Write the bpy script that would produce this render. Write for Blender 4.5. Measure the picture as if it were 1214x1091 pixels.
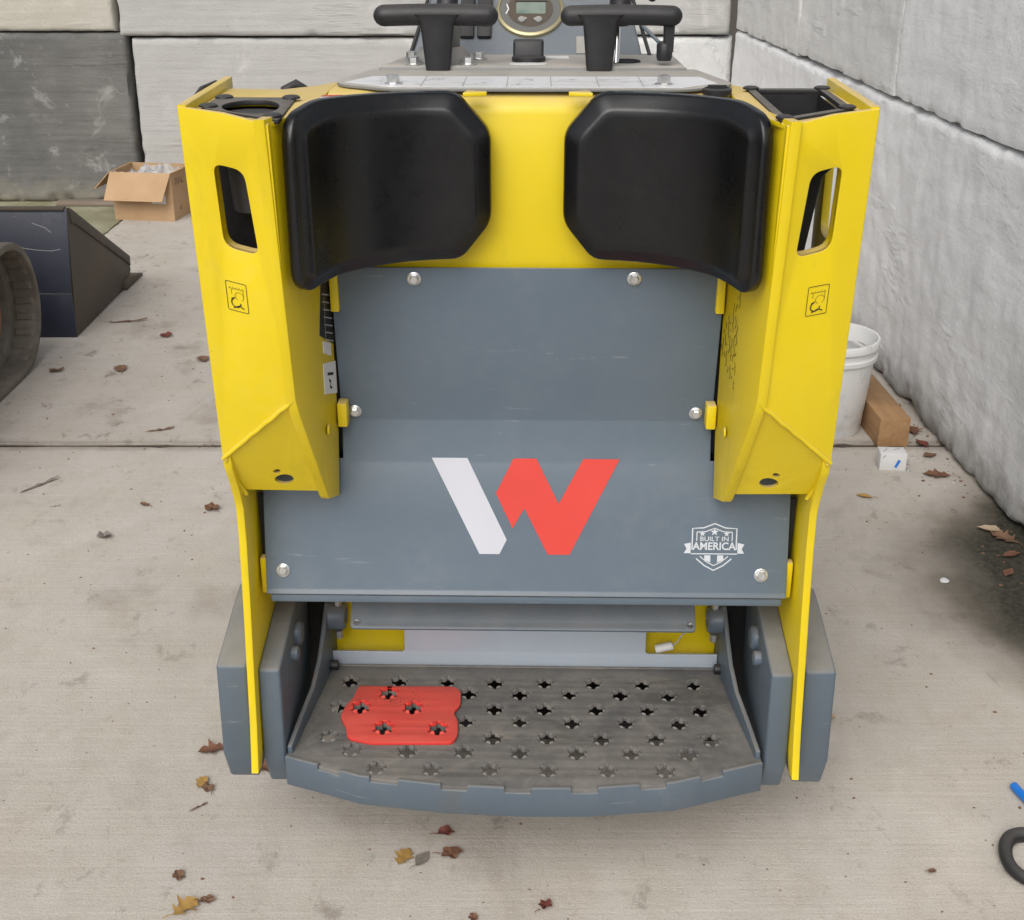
import bpy, bmesh, math, random
from mathutils import Vector, Matrix, noise
R = math.radians
S = bpy.context.scene
for o in list(bpy.data.objects): bpy.data.objects.remove(o)
C = S.collection

# ------------------------------------------------------------------ camera
cam = bpy.data.cameras.new('camera'); camo = bpy.data.objects.new('camera', cam); C.objects.link(camo)
camo.location = (0, 0, 1.44); camo.rotation_euler = (R(90 - 23.75), 0, 0)
cam.sensor_fit = 'HORIZONTAL'; cam.sensor_width = 36.0; cam.lens = 36.0 * 1500 / 1214
cam.clip_start = .05; cam.clip_end = 500
S.camera = camo
# ------------------------------------------------------------------ sky and sun
SUN_EL, SUN_AZ = 43, 198          # azimuth of the sun seen from above, clockwise from +Y
W = bpy.data.worlds.new('World'); S.world = W; W.use_nodes = True
wn = W.node_tree; wn.nodes.clear()
sky = wn.nodes.new('ShaderNodeTexSky'); sky.sky_type = 'NISHITA'; sky.sun_disc = False
sky.sun_elevation = R(SUN_EL); sky.sun_rotation = R(SUN_AZ); sky.dust_density = 4; sky.air_density = 1.0; sky.ozone_density = 1.0
hs = wn.nodes.new('ShaderNodeHueSaturation'); hs.inputs['Saturation'].default_value = .22
bg = wn.nodes.new('ShaderNodeBackground'); bg.inputs['Strength'].default_value = .125
wo = wn.nodes.new('ShaderNodeOutputWorld')
wn.links.new(sky.outputs[0], hs.inputs['Color']); wn.links.new(hs.outputs[0], bg.inputs[0]); wn.links.new(bg.outputs[0], wo.inputs[0])
sl = bpy.data.lights.new('sun', 'SUN'); sl.energy = 1.5; sl.angle = R(55); sl.color = (1, .96, .91)
so = bpy.data.objects.new('sun', sl); C.objects.link(so); so.location = (-2, -4, 8)
_d = Vector((math.sin(R(SUN_AZ)) * math.cos(R(SUN_EL)), math.cos(R(SUN_AZ)) * math.cos(R(SUN_EL)), math.sin(R(SUN_EL))))
so.rotation_euler = _d.to_track_quat('Z', 'Y').to_euler()
S.view_settings.view_transform = 'Standard'; S.view_settings.look = 'None'
S.view_settings.gamma = 1; S.view_settings.exposure = 0.12; S.view_settings.use_curve_mapping = False
S.cycles.max_bounces = 6; S.cycles.diffuse_bounces = 3; S.cycles.glossy_bounces = 3; S.cycles.transmission_bounces = 4

# ------------------------------------------------------------------ materials
class NT:
    def __init__(s, name):
        s.m = bpy.data.materials.new(name); s.m.use_nodes = True; s.t = s.m.node_tree; s.t.nodes.clear()
        s.out = s.n('ShaderNodeOutputMaterial'); s.b = s.n('ShaderNodeBsdfPrincipled'); s.l(s.b.outputs[0], s.out.inputs[0])
        s.tc = s.n('ShaderNodeTexCoord')
    def n(s, t): return s.t.nodes.new(t)
    def l(s, a, b): s.t.links.new(a, b)
    def put(s, inp, v):
        if hasattr(v, 'is_output') or isinstance(v, bpy.types.NodeSocket): s.l(v, inp)
        else: inp.default_value = v
    def map(s, scale=(1, 1, 1), rot=(0, 0, 0), loc=(0, 0, 0), co='Object'):
        m = s.n('ShaderNodeMapping'); m.inputs['Scale'].default_value = scale; m.inputs['Rotation'].default_value = rot; m.inputs['Location'].default_value = loc
        s.l(s.tc.outputs[co], m.inputs[0]); return m.outputs[0]
    def noise(s, scale, detail=6, rough=.6, vec=None, dist=0):
        n = s.n('ShaderNodeTexNoise'); n.inputs['Scale'].default_value = scale; n.inputs['Detail'].default_value = min(detail, 4.5)
        n.inputs['Roughness'].default_value = rough; n.inputs['Distortion'].default_value = dist
        s.l(vec if vec is not None else s.tc.outputs['Object'], n.inputs['Vector']); return n.outputs['Fac']
    def vor(s, scale, vec=None, feat='F1'):
        n = s.n('ShaderNodeTexVoronoi'); n.feature = feat; n.inputs['Scale'].default_value = scale
        s.l(vec if vec is not None else s.tc.outputs['Object'], n.inputs['Vector']); return n.outputs['Distance']
    def ramp(s, f, a, b, va=0., vb=1.):
        n = s.n('ShaderNodeMapRange'); n.inputs[1].default_value = a; n.inputs[2].default_value = b; n.inputs[3].default_value = va; n.inputs[4].default_value = vb
        s.l(f, n.inputs[0]); return n.outputs[0]
    def math(s, op, a, b=0.):
        n = s.n('ShaderNodeMath'); n.operation = op; s.put(n.inputs[0], a); s.put(n.inputs[1], b); return n.outputs[0]
    def mix(s, f, a, b):
        n = s.n('ShaderNodeMix'); n.data_type = 'RGBA'; s.put(n.inputs[0], f)
        s.put(n.inputs[6], (*a, 1) if isinstance(a, tuple) else a); s.put(n.inputs[7], (*b, 1) if isinstance(b, tuple) else b); return n.outputs[2]
    def mixf(s, f, a, b):
        n = s.n('ShaderNodeMix'); n.data_type = 'FLOAT'; s.put(n.inputs[0], f); s.put(n.inputs[2], a); s.put(n.inputs[3], b); return n.outputs[0]
    def bump(s, h, strength, dist=.002, prev=None):
        n = s.n('ShaderNodeBump'); n.inputs['Strength'].default_value = strength; n.inputs['Distance'].default_value = dist
        s.l(h, n.inputs['Height'])
        if prev is not None: s.l(prev, n.inputs['Normal'])
        return n.outputs[0]
    def relief(s, *hs):
        tot = None
        for h, amp in hs:
            m = s.math('MULTIPLY', h, amp); tot = m if tot is None else s.math('ADD', tot, m)
        return s.bump(tot, 1., 1.)
    def up(s):
        g = s.n('ShaderNodeNewGeometry'); x = s.n('ShaderNodeSeparateXYZ'); s.l(g.outputs['Normal'], x.inputs[0]); return x.outputs[2]
    def done(s, col, rough, normal=None, metal=0., coat=0., spec=.5):
        s.put(s.b.inputs['Base Color'], (*col, 1) if isinstance(col, tuple) else col)
        s.put(s.b.inputs['Roughness'], rough); s.put(s.b.inputs['Metallic'], metal)
        s.b.inputs['Coat Weight'].default_value = coat; s.b.inputs['Coat Roughness'].default_value = .12
        s.b.inputs['Specular IOR Level'].default_value = spec
        if normal is not None: s.l(normal, s.b.inputs['Normal'])
        return s.m
M = {}
def paint(name, c, rough=.35, dust=0., dustc=(.34, .29, .22), peel=.15, grime=.35, coat=.0, scratch=False, spec=.5, dark=0.):
    t = NT(name)
    big = t.noise(4, 5, .6); fine = t.noise(45, 5, .65)
    col = t.mix(t.ramp(big, .3, .75), tuple(x * .93 for x in c), tuple(min(1, x * 1.05) for x in c))
    g = t.math('MULTIPLY', t.ramp(big, .45, .8), t.ramp(fine, .4, .75))
    col = t.mix(t.math('MULTIPLY', g, grime), col, dustc)
    ro = t.mixf(t.ramp(fine, .3, .8), rough, min(1, rough + .14))
    if dark:
        dk_ = t.noise(14, 5, .7, t.map((1, 1, .35), loc=(3, 1, 2)), .4); col = t.mix(t.math('MULTIPLY', t.ramp(dk_, .56, .74), dark), col, (.12, .09, .04))
        sk = t.ramp(t.vor(38), .02, .05, 1, 0); col = t.mix(t.math('MULTIPLY', t.math('MULTIPLY', sk, t.ramp(big, .5, .62)), .55), col, (.10, .085, .05))
    if scratch:
        sc = t.noise(9, 3, .5, t.map((1, 1, 14), (.3, .9, .5)))
        m2 = t.math('MULTIPLY', t.ramp(sc, .68, .72), t.ramp(fine, .45, .6))
        col = t.mix(t.math('MULTIPLY', m2, .13), col, (.5, .5, .5))
    if dust:
        d = t.math('MULTIPLY', t.ramp(t.up(), .35, .95), t.ramp(t.noise(16, 6, .7), .2, .62, .45, 1))
        d = t.math('MULTIPLY', d, dust)
        col = t.mix(d, col, dustc); ro = t.mixf(d, ro, .85)
    nb = t.relief((t.noise(420, 1, .5), peel * .0006), (big, .0006))
    M[name] = t.done(col, ro, nb, coat=coat, spec=spec)
paint('yellow', (.715, .540, .006), .33, dust=.9, dustc=(.64, .48, .235), peel=.10, grime=.16, dark=.16)
paint('slate', (.106, .140, .178), .30, dust=.55, dustc=(.27, .25, .225), peel=.28, grime=.30, scratch=True)
paint('slate_lip', (.088, .116, .146), .42, dust=.6, dustc=(.25, .23, .20), peel=.35, grime=.4, scratch=True, dark=.35)
paint('slate_weight', (.090, .118, .148), .42, dust=.75, dustc=(.27, .25, .22), peel=.35, grime=.30, scratch=True)
paint('console', (.19, .195, .19), .5, dust=.9, dustc=(.46, .425, .375), peel=.2, grime=.3)
paint('galv', (.50, .56, .64), .28, dust=.3, dustc=(.36, .33, .28), peel=.2, grime=.25)
M['galv'].node_tree.nodes['Principled BSDF'].inputs['Metallic'].default_value = .25
paint('navy', (.016, .020, .038), .45, dust=.35, peel=.3, grime=.35, dustc=(.12, .11, .10), scratch=True)
paint('rusty_dark', (.072, .058, .044), .6, dust=.3, peel=.5, grime=.85, dustc=(.15, .105, .068), scratch=True)
paint('black', (.012, .012, .014), .42, dust=.35, peel=.25, grime=.2, dustc=(.15, .14, .13))
paint('black_dusty', (.014, .014, .016), .5, dust=.75, peel=.25, grime=.3, dustc=(.20, .18, .155))
paint('black_matte', (.006, .006, .007), .7, peel=.2, grime=.1)
paint('white_vinyl', (.72, .72, .70), .45, dust=.25, dustc=(.5, .47, .42), peel=.05, grime=.3)
paint('label_white', (.70, .70, .70), .4, peel=.02, grime=.25)
paint('logo_white', (.54, .55, .61), .35, peel=.05, grime=.12)
paint('logo_red', (.63, .050, .036), .35, peel=.05, grime=.06)
paint('red_mat', (.66, .045, .035), .5, dust=.35, dustc=(.62, .17, .13), peel=.4, grime=.2)
paint('sticker_red', (.55, .04, .03), .45, peel=.02, grime=.2)
paint('ink', (.014, .014, .014), .5, peel=.02, grime=.0)
paint('ink_brown', (.055, .038, .012), .6, peel=.02, grime=.0)
paint('ink_grey', (.36, .36, .36), .6, peel=.02, grime=.0)
paint('gauge_grey', (.13, .13, .12), .5, peel=.02, grime=.3)
paint('emblem_print', (.55, .58, .62), .4, peel=.03, grime=.2)
paint('blue_plastic', (.01, .17, .62), .35, peel=.1, grime=.15)
paint('orange_steel', (.32, .12, .055), .6, peel=.5, grime=.7, dustc=(.16, .12, .09))
paint('hood', (.60, .45, .02), .4, dust=.5, peel=.2)
t = NT('bezel'); M['bezel'] = t.done((.42, .37, .22), .4, metal=.6)
t = NT('zinc'); M['zinc'] = t.done(t.mix(t.ramp(t.noise(60), .35, .7), (.72, .73, .74), (.5, .5, .48)), .30, metal=.85)
t = NT('chrome'); M['chrome'] = t.done((.75, .75, .76), .12, metal=1.)
t = NT('screen'); M['screen'] = t.done(t.mix(t.ramp(t.noise(25, 2), .45, .6), (.14, .19, .16), (.21, .25, .21)), .12)
# pad: moulded polyurethane, faint grain and rubbed brown wear
t = NT('pad'); n1 = t.noise(6, 4, .6); n2 = t.noise(30, 5, .7)
col = t.mix(t.math('MULTIPLY', t.ramp(n1, .5, .8), .4), (.0036, .0039, .0052), (.009, .008, .006))
sp = t.ramp(t.vor(55), .0, .05, 1, 0); col = t.mix(t.math('MULTIPLY', sp, t.ramp(t.noise(3), .6, .75)), col, (.12, .12, .12))
M['pad'] = t.done(col, t.ramp(n2, .3, .8, .24, .40), t.bump(t.noise(600, 2), .18, .0005), spec=.5)
# platform top: worn grey paint under packed mud
t = NT('platform'); v = t.map((1, 1, 1)); n1 = t.noise(5, 8, .72, v); n2 = t.noise(22, 8, .75, v, .8); n3 = t.noise(90, 4, .6)
col = t.mix(t.ramp(n1, .35, .62), (.105, .104, .104), (.195, .182, .165))
col = t.mix(t.math('MULTIPLY', t.ramp(n2, .52, .72), .55), col, (.245, .222, .188))
st = t.noise(6, 6, .7, t.map((.7, 2.6, 1), (0, 0, .35)), 1.4); col = t.mix(t.math('MULTIPLY', t.ramp(st, .56, .68), .5), col, (.062, .058, .052))
st2 = t.noise(14, 4, .6, t.map((.4, 3.5, 1), (0, 0, -.5)), 1.0); col = t.mix(t.math('MULTIPLY', t.ramp(st2, .66, .72), .55), col, (.05, .05, .053))
col = t.mix(t.math('MULTIPLY', t.ramp(n3, .55, .75), .25), col, (.30, .275, .235))
nb = t.relief((n3, .00035), (n2, .001)); M['platform'] = t.done(col, t.ramp(n2, .3, .7, .55, .82), nb)
# broom-finished concrete floor
def floor_mat(name, c0, green=0., stains=1.):
    t = NT(name)
    big = t.noise(.9, 7, .62); mid = t.noise(5, 8, .68); fine = t.noise(70, 5, .7)
    broom = t.noise(46, 5, .72, t.map((.045, 1, 1))); broom2 = t.noise(120, 3, .6, t.map((.025, 1, 1)))
    c = t.mix(t.ramp(big, .3, .72), tuple(x * .86 for x in c0), tuple(x * 1.08 for x in c0))
    c = t.mix(t.math('MULTIPLY', t.ramp(mid, .42, .72), .45), c, tuple(a * b for a, b in zip(c0, (.86, .80, .72))))
    c = t.mix(t.math('MULTIPLY', t.ramp(broom, .45, .78), .20), c, tuple(x * .70 for x in c0))
    c = t.mix(t.math('MULTIPLY', t.ramp(broom2, .5, .75), .30), c, tuple(x * 1.22 for x in c0))
    # brown tannin stains left by wet leaves
    s1 = t.noise(3.2, 7, .7, t.map((1.1, .8, 1), loc=(3, 1, 0)), .3); c = t.mix(t.math('MULTIPLY', t.ramp(s1, .56, .72), .50 * stains), c, (.24, .195, .155))
    s3 = t.noise(11, 6, .7, t.map((1.1, .7, 1), loc=(7, 2, 0)), .3); c = t.mix(t.math('MULTIPLY', t.ramp(s3, .60, .72), .62 * stains), c, (.17, .135, .105))
    s4 = t.noise(24, 7, .75, t.map((1.2, .7, 1), loc=(1, 6, 0)), .2); c = t.mix(t.math('MULTIPLY', t.ramp(s4, .60, .74), .5 * stains), c, (.21, .18, .145))
    s5 = t.noise(2.0, 7, .7, t.map((1, .8, 1), loc=(4, 9, 0)), .3); c = t.mix(t.math('MULTIPLY', t.ramp(s5, .55, .72), .45), c, tuple(x * 1.25 for x in c0))
    mt = t.noise(9, 6, .75, t.map((1.2, .8, 1), loc=(5, 5, 0)), .1); c = t.mix(t.math('MULTIPLY', t.ramp(mt, .45, .7), .35), c, tuple(a * b for a, b in zip(c0, (.70, .66, .60))))
    gr_ = t.noise(260, 2, .6); c = t.mix(t.math('MULTIPLY', t.ramp(gr_, .52, .72), .38), c, tuple(x * .55 for x in c0)); c = t.mix(t.math('MULTIPLY', t.ramp(gr_, .50, .30), .25), c, tuple(x * 1.25 for x in c0))
    pit = t.ramp(t.vor(34), .02, .075, 1, 0); pit = t.math('MULTIPLY', pit, t.ramp(mid, .52, .6)); c = t.mix(t.math('MULTIPLY', pit, .75), c, (.10, .085, .07))
    wh = t.ramp(t.vor(19, t.map(loc=(.3, .2, 0))), .015, .035, 1, 0); c = t.mix(t.math('MULTIPLY', wh, .35), c, (.62, .60, .56))
    xj = t.n('ShaderNodeSeparateXYZ'); t.l(t.tc.outputs['Object'], xj.inputs[0])
    dj = t.math('ABSOLUTE', t.math('SUBTRACT', xj.outputs[1], 3.38)); dj = t.math('ADD', dj, t.math('MULTIPLY', t.math('SUBTRACT', mid, .5), .10))
    c = t.mix(t.ramp(dj, .008, .045, .55, 0), c, (.15, .12, .09))
    # damp algae against the foot of the right wall (own irregular outline)
    x = t.n('ShaderNodeSeparateXYZ'); t.l(t.tc.outputs['Object'], x.inputs[0])
    wob = t.math('MULTIPLY', t.math('SUBTRACT', t.noise(2.4, 6, .65), .5), .75)
    dx = t.math('SUBTRACT', t.math('MULTIPLY', x.outputs[0], -1), -1.235); dy = t.math('ABSOLUTE', t.math('SUBTRACT', x.outputs[1], 2.52))
    e = t.math('ADD', t.math('MULTIPLY', dx, 2.9), t.math('MULTIPLY', t.math('POWER', dy, 2.0), 2.9)); e = t.math('ADD', e, wob)
    c = t.mix(t.ramp(e, .6, 1.25, .75, 0), c, (.10, .078, .056))
    c = t.mix(t.math('MULTIPLY', t.ramp(e, .38, .85, .95, 0), t.ramp(fine, .2, .6, .6, 1)), c, (.020, .022, .013))
    if green:
        gm = t.ramp(t.noise(3.1, 6, .7), .38, .66); c = t.mix(t.math('MULTIPLY', gm, green), c, (.135, .145, .055))
    nb = t.relief((fine, .0010), (gr_, .0006), (broom, .0009), (broom2, .0006))
    M[name] = t.done(c, t.ramp(mid, .3, .7, .78, .92), nb, spec=.3)
floor_mat('concrete_floor', (.525, .486, .436))
floor_mat('concrete_floor_far', (.500, .462, .415), stains=1.35)
floor_mat('concrete_floor_algae', (.36, .34, .25), green=.75)
t = NT('soil'); M['soil'] = t.done(t.mix(t.ramp(t.noise(30, 6, .7), .35, .65), (.035, .028, .02), (.09, .07, .05)), .95, t.bump(t.noise(60), .6, .01))
def wall_mat(name, c0, ca, grain=(.06, 1, 1), rot=(0, 0, 0), contrast=.5, blotch=None, damp=(.22, .20, .17), emb=1.):
    t = NT(name)
    big = t.noise(1.3, 7, .65); mid = t.noise(7, 8, .7); fine = t.noise(60, 5, .7)
    gr = t.noise(26, 6, .7, t.map(grain, rot), .3)
    c = t.mix(t.ramp(big, .3, .7), c0, ca)
    c = t.mix(t.math('MULTIPLY', t.ramp(gr, .45, .75), contrast), c, tuple(x * .55 for x in c0))
    c = t.mix(t.math('MULTIPLY', t.ramp(mid, .58, .75), .3), c, tuple(min(.8, x * 1.3) for x in ca))
    c = t.mix(t.math('MULTIPLY', t.ramp(fine, .62, .75), .4), c, tuple(x * .5 for x in c0))
    gw = t.noise(220, 2, .6); c = t.mix(t.math('MULTIPLY', t.ramp(gw, .55, .72), .35), c, tuple(x * .6 for x in c0))
    ck = t.ramp(t.vor(14), .03, .08, 1, 0); c = t.mix(t.math('MULTIPLY', t.math('MULTIPLY', ck, t.ramp(mid, .5, .62)), .7), c, tuple(x * .35 for x in c0))
    if blotch:
        b = t.noise(4.2, 7, .7, t.map((1, 1, 1.2), loc=(2, 0, 5)), .7); c = t.mix(t.math('MULTIPLY', t.ramp(b, .57, .70), .65), c, blotch)
        b2 = t.ramp(t.vor(8, t.map(loc=(1, 1, 3))), .05, .11, 1, 0); c = t.mix(t.math('MULTIPLY', t.math('MULTIPLY', b2, t.ramp(fine, .4, .6)), .22), c, blotch)
    x = t.n('ShaderNodeSeparateXYZ'); t.l(t.tc.outputs['Object'], x.inputs[0])
    f = t.math('MULTIPLY', t.ramp(t.math('ADD', x.outputs[2], t.math('MULTIPLY', t.math('SUBTRACT', mid, .5), .25)), .0, .13, .8, 0), 1)
    c = t.mix(f, c, damp)
    sc = t.noise(11, 5, .62, t.map(tuple(max(g_, .16) for g_ in grain), rot, (3, 3, 3)), .15); scr = t.ramp(sc, .56, .70)
    msk = t.ramp(t.noise(1.7, 4, .6, t.map(loc=(8, 1, 4))), .42, .62); scr = t.math('MULTIPLY', scr, msk)
    c = t.mix(t.math('MULTIPLY', scr, .35), c, tuple(x * .62 for x in c0))
    rr_ = t.ramp(t.noise(3.4, 8, .72, t.map(loc=(2, 7, 1)), .4), .60, .68); c = t.mix(t.math('MULTIPLY', rr_, .45), c, tuple(min(.8, x * 1.22) for x in ca))
    nb = t.relief((fine, .0018), (gw, .0008), (gr, .0030 * emb), (mid, .0026 * emb), (scr, .0042 * emb))
    M[name] = t.done(c, .9, nb, spec=.25)
wall_mat('block_grey', (.40, .395, .38), (.46, .455, .44), (.05, 1, 1.4), contrast=.22)
wall_mat('block_beige', (.45, .415, .35), (.50, .48, .43), (.08, 1, 1), contrast=.2, damp=(.20, .13, .07))
wall_mat('block_dark', (.105, .105, .102), (.19, .185, .175), (.05, 1, 1.2), contrast=.45, blotch=(.40, .40, .385), damp=(.27, .25, .20))
wall_mat('block_white', (.69, .695, .70), (.75, .755, .76), (1, .07, .6), (R(38), 0, 0), contrast=.20, damp=(.20, .195, .17))
wall_mat('block_pale', (.57, .575, .57), (.64, .64, .63), (1, .09, .8), (R(-20), 0, 0), contrast=.2, damp=(.30, .30, .28))
t = NT('cardboard'); M['cardboard'] = t.done(t.mix(t.ramp(t.noise(9, 6, .6), .3, .75), (.40, .255, .135), (.47, .31, .175)), .8, t.bump(t.noise(80, 3, .5, t.map((.02, 1, 1))), .15, .001))
t = NT('plastic_film'); t.b.inputs['Alpha'].default_value = .38; M['plastic_film'] = t.done((.62, .65, .67), .15)
t = NT('rubber'); M['rubber'] = t.done(t.mix(t.ramp(t.noise(8, 6, .7), .35, .7), (.095, .084, .067), (.20, .175, .140)), .75, t.bump(t.noise(50), .4, .002))
t = NT('pail'); M['pail'] = t.done(t.mix(t.ramp(t.noise(12, 6, .7), .55, .8), (.70, .70, .69), (.46, .43, .39)), .42)
t = NT('wood'); g = t.noise(40, 4, .6, t.map((1, .05, 1)), .6); w = t.mix(t.ramp(g, .3, .7), (.30, .165, .075), (.41, .245, .115))
M['wood'] = t.done(t.mix(t.math('MULTIPLY', t.ramp(t.noise(5), .45, .7), .5), w, (.14, .085, .05)), .75, t.bump(g, .4, .002))
t = NT('wood_grey'); g = t.noise(40, 4, .6, t.map((.05, 1, 1)), .6); M['wood_grey'] = t.done(t.mix(t.ramp(g, .3, .7), (.16, .125, .095), (.26, .215, .17)), .85)
def leaf_mat(n, a, b):
    t = NT(n); M[n] = t.done(t.mix(t.ramp(t.noise(50, 5, .7), .3, .7), a, b), .75, t.bump(t.noise(90), .5, .002))
leaf_mat('leaf_rust', (.115, .048, .028), (.20, .095, .052)); leaf_mat('leaf_brown', (.12, .062, .036), (.21, .12, .07))
leaf_mat('leaf_ochre', (.30, .19, .055), (.42, .24, .06)); leaf_mat('leaf_grey', (.15, .135, .115), (.26, .235, .20))
leaf_mat('leaf_tan', (.33, .24, .16), (.44, .34, .24)); leaf_mat('leaf_red', (.11, .028, .022), (.20, .055, .035))

# ------------------------------------------------------------------ mesh helpers
DG = None
def link(name, me, mat, parent=None, loc=None, smooth=None):
    o = bpy.data.objects.new(name, me); C.objects.link(o)
    if mat is not None and not me.materials: me.materials.append(M[mat])
    if parent is not None: o.parent = parent
    if loc: o.location = loc
    return o
def shade(me, ang=35):
    for p in me.polygons: p.use_smooth = True
    try: me.set_sharp_from_angle(angle=R(ang))
    except Exception: pass
def done(name, bm, mat, parent=None, bev=0., seg=2, ang=30, smooth=40, loc=None):
    bmesh.ops.remove_doubles(bm, verts=bm.verts, dist=1e-6)
    bmesh.ops.recalc_face_normals(bm, faces=bm.faces)
    if bev:
        es = [e for e in bm.edges if len(e.link_faces) == 2 and e.calc_face_angle(0) > R(ang)]
        bmesh.ops.bevel(bm, geom=es, offset=bev, segments=seg, affect='EDGES', clamp_overlap=True, profile=.5)
    me = bpy.data.meshes.new(name); bm.to_mesh(me); bm.free(); shade(me, smooth)
    return link(name, me, mat, parent, loc)
def BM(): return bmesh.new()
def hexa(bm, p):
    v = [bm.verts.new(q) for q in p]
    for f in ((0, 3, 2, 1), (4, 5, 6, 7), (0, 1, 5, 4), (1, 2, 6, 5), (2, 3, 7, 6), (3, 0, 4, 7)): bm.faces.new([v[i] for i in f])
def box(bm, x0, x1, y0, y1, z0, z1):
    hexa(bm, [(x0, y0, z0), (x1, y0, z0), (x1, y1, z0), (x0, y1, z0), (x0, y0, z1), (x1, y0, z1), (x1, y1, z1), (x0, y1, z1)])
def cyl(bm, a, b, r, r2=None, seg=20, caps=True):
    a, b = Vector(a), Vector(b); r2 = r if r2 is None else r2
    q = (b - a).to_track_quat('Z', 'Y'); A = []; B = []
    for i in range(seg):
        w = q @ Vector((math.cos(2 * math.pi * i / seg), math.sin(2 * math.pi * i / seg), 0))
        A.append(bm.verts.new(a + w * r)); B.append(bm.verts.new(b + w * r2))
    for i in range(seg): bm.faces.new([A[i], A[(i + 1) % seg], B[(i + 1) % seg], B[i]])
    if caps: bm.faces.new(A[::-1]); bm.faces.new(B)
def lathe(bm, prof, o=(0, 0, 0), ax=(0, 0, 1), seg=32, close=False):
    q = Vector(ax).to_track_quat('Z', 'Y'); rings = []
    for r, z in prof:
        rings.append([bm.verts.new(Vector(o) + q @ Vector((r * math.cos(2 * math.pi * i / seg), r * math.sin(2 * math.pi * i / seg), z))) for i in range(seg)])
    for A, B in zip(rings, rings[1:]):
        for i in range(seg): bm.faces.new([A[i], A[(i + 1) % seg], B[(i + 1) % seg], B[i]])
    if prof[0][0] > 1e-6: bm.faces.new(rings[0][::-1])
    if prof[-1][0] > 1e-6: bm.faces.new(rings[-1])
def tube(bm, pts, r, seg=10, closed=False):
    pts = [Vector(p) for p in pts]; n = len(pts); rings = []; up = Vector((0, 0, 1))
    for i, p in enumerate(pts):
        if closed: d = pts[(i + 1) % n] - pts[i - 1]
        else: d = pts[min(i + 1, n - 1)] - pts[max(i - 1, 0)]
        d.normalize(); u = d.cross(up)
        if u.length < .05: u = d.cross(Vector((1, 0, 0)))
        u.normalize(); w = u.cross(d); rr = r[i] if isinstance(r, (list, tuple)) else r
        rings.append([bm.verts.new(p + (u * math.cos(2 * math.pi * k / seg) + w * math.sin(2 * math.pi * k / seg)) * rr) for k in range(seg)])
    for i in range(n if closed else n - 1):
        A, B = rings[i], rings[(i + 1) % n]
        for k in range(seg): bm.faces.new([A[k], A[(k + 1) % seg], B[(k + 1) % seg], B[k]])
    if not closed: bm.faces.new(rings[0][::-1]); bm.faces.new(rings[-1])
def prism(bm, poly, axis, a, b):
    """extrude polygon (2-D, in the two other axes) from a to b along axis"""
    def P(q, w): return {'x': (w, q[0], q[1]), 'y': (q[0], w, q[1]), 'z': (q[0], q[1], w)}[axis]
    A = [bm.verts.new(P(q, a)) for q in poly]; B = [bm.verts.new(P(q, b)) for q in poly]; n = len(poly)
    for i in range(n): bm.faces.new([A[i], A[(i + 1) % n], B[(i + 1) % n], B[i]])
    bm.faces.new(A[::-1]); bm.faces.new(B)
def fillet(poly, r, k=4):
    out = []; n = len(poly)
    for i in range(n):
        p0, p, p1 = Vector(poly[i - 1][:2]), Vector(poly[i][:2]), Vector(poly[(i + 1) % n][:2])
        ri = r[i] if isinstance(r, (list, tuple)) else r
        a = (p0 - p); b = (p1 - p); la, lb = a.length, b.length; a.normalize(); b.normalize()
        d = min(ri, la * .49, lb * .49)
        if d < 1e-5: out.append(tuple(p)); continue
        A, B = p + a * d, p + b * d
        for j in range(k + 1):
            t_ = j / k; out.append(tuple(A * (1 - t_) ** 2 + p * 2 * t_ * (1 - t_) + B * t_ ** 2))
    return out
def plate_mesh(name, outer, holes=(), t=.01, bev=.0008, fn=None):
    """flat plate with real holes: filled 2-D curve, extruded, turned to mesh; fn maps (u,v,w)->(x,y,z)"""
    cu = bpy.data.curves.new(name, 'CURVE'); cu.dimensions = '2D'; cu.fill_mode = 'BOTH'
    cu.extrude = max(t / 2 - bev, 0); cu.bevel_depth = bev; cu.bevel_resolution = 1; cu.offset = -bev
    for pl in [outer] + list(holes):
        sp_ = cu.splines.new('POLY'); sp_.points.add(len(pl) - 1)
        for p, q in zip(sp_.points, pl): p.co = (q[0], q[1], 0, 1)
        sp_.use_cyclic_u = True
    ob = bpy.data.objects.new('tmp', cu); C.objects.link(ob)
    dg = bpy.context.evaluated_depsgraph_get(); me = bpy.data.meshes.new_from_object(ob.evaluated_get(dg))
    bpy.data.objects.remove(ob); bpy.data.curves.remove(cu); me.name = name; me.materials.clear()
    if fn:
        for v in me.vertices: v.co = fn(*v.co)
        bm = bmesh.new(); bm.from_mesh(me); bmesh.ops.remove_doubles(bm, verts=bm.verts, dist=1e-6); bmesh.ops.recalc_face_normals(bm, faces=bm.faces); bm.to_mesh(me); bm.free()
    shade(me, 30); return me
def plate(name, outer, holes, t, fn, mat, parent, bev=.0008): return link(name, plate_mesh(name, outer, holes, t, bev, fn), mat, parent)
def frame(o, u, v):
    o, u, v = Vector(o), Vector(u).normalized(), Vector(v).normalized(); n = u.cross(v)
    return lambda a, b, c=0.: o + u * a + v * b + n * c
def text_mesh(s, size, fn, w=.0004, sx=1., bold=0.):
    cu = bpy.data.curves.new('t', 'FONT'); cu.body = s; cu.size = size; cu.align_x = 'CENTER'; cu.align_y = 'CENTER'; cu.offset = bold; cu.resolution_u = 3
    ob = bpy.data.objects.new('tmp', cu); C.objects.link(ob); dg = bpy.context.evaluated_depsgraph_get()
    me = bpy.data.meshes.new_from_object(ob.evaluated_get(dg)); bpy.data.objects.remove(ob); bpy.data.curves.remove(cu); me.materials.clear()
    for v in me.vertices: v.co = fn(v.co.x * sx, v.co.y, w)
    return me
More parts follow.
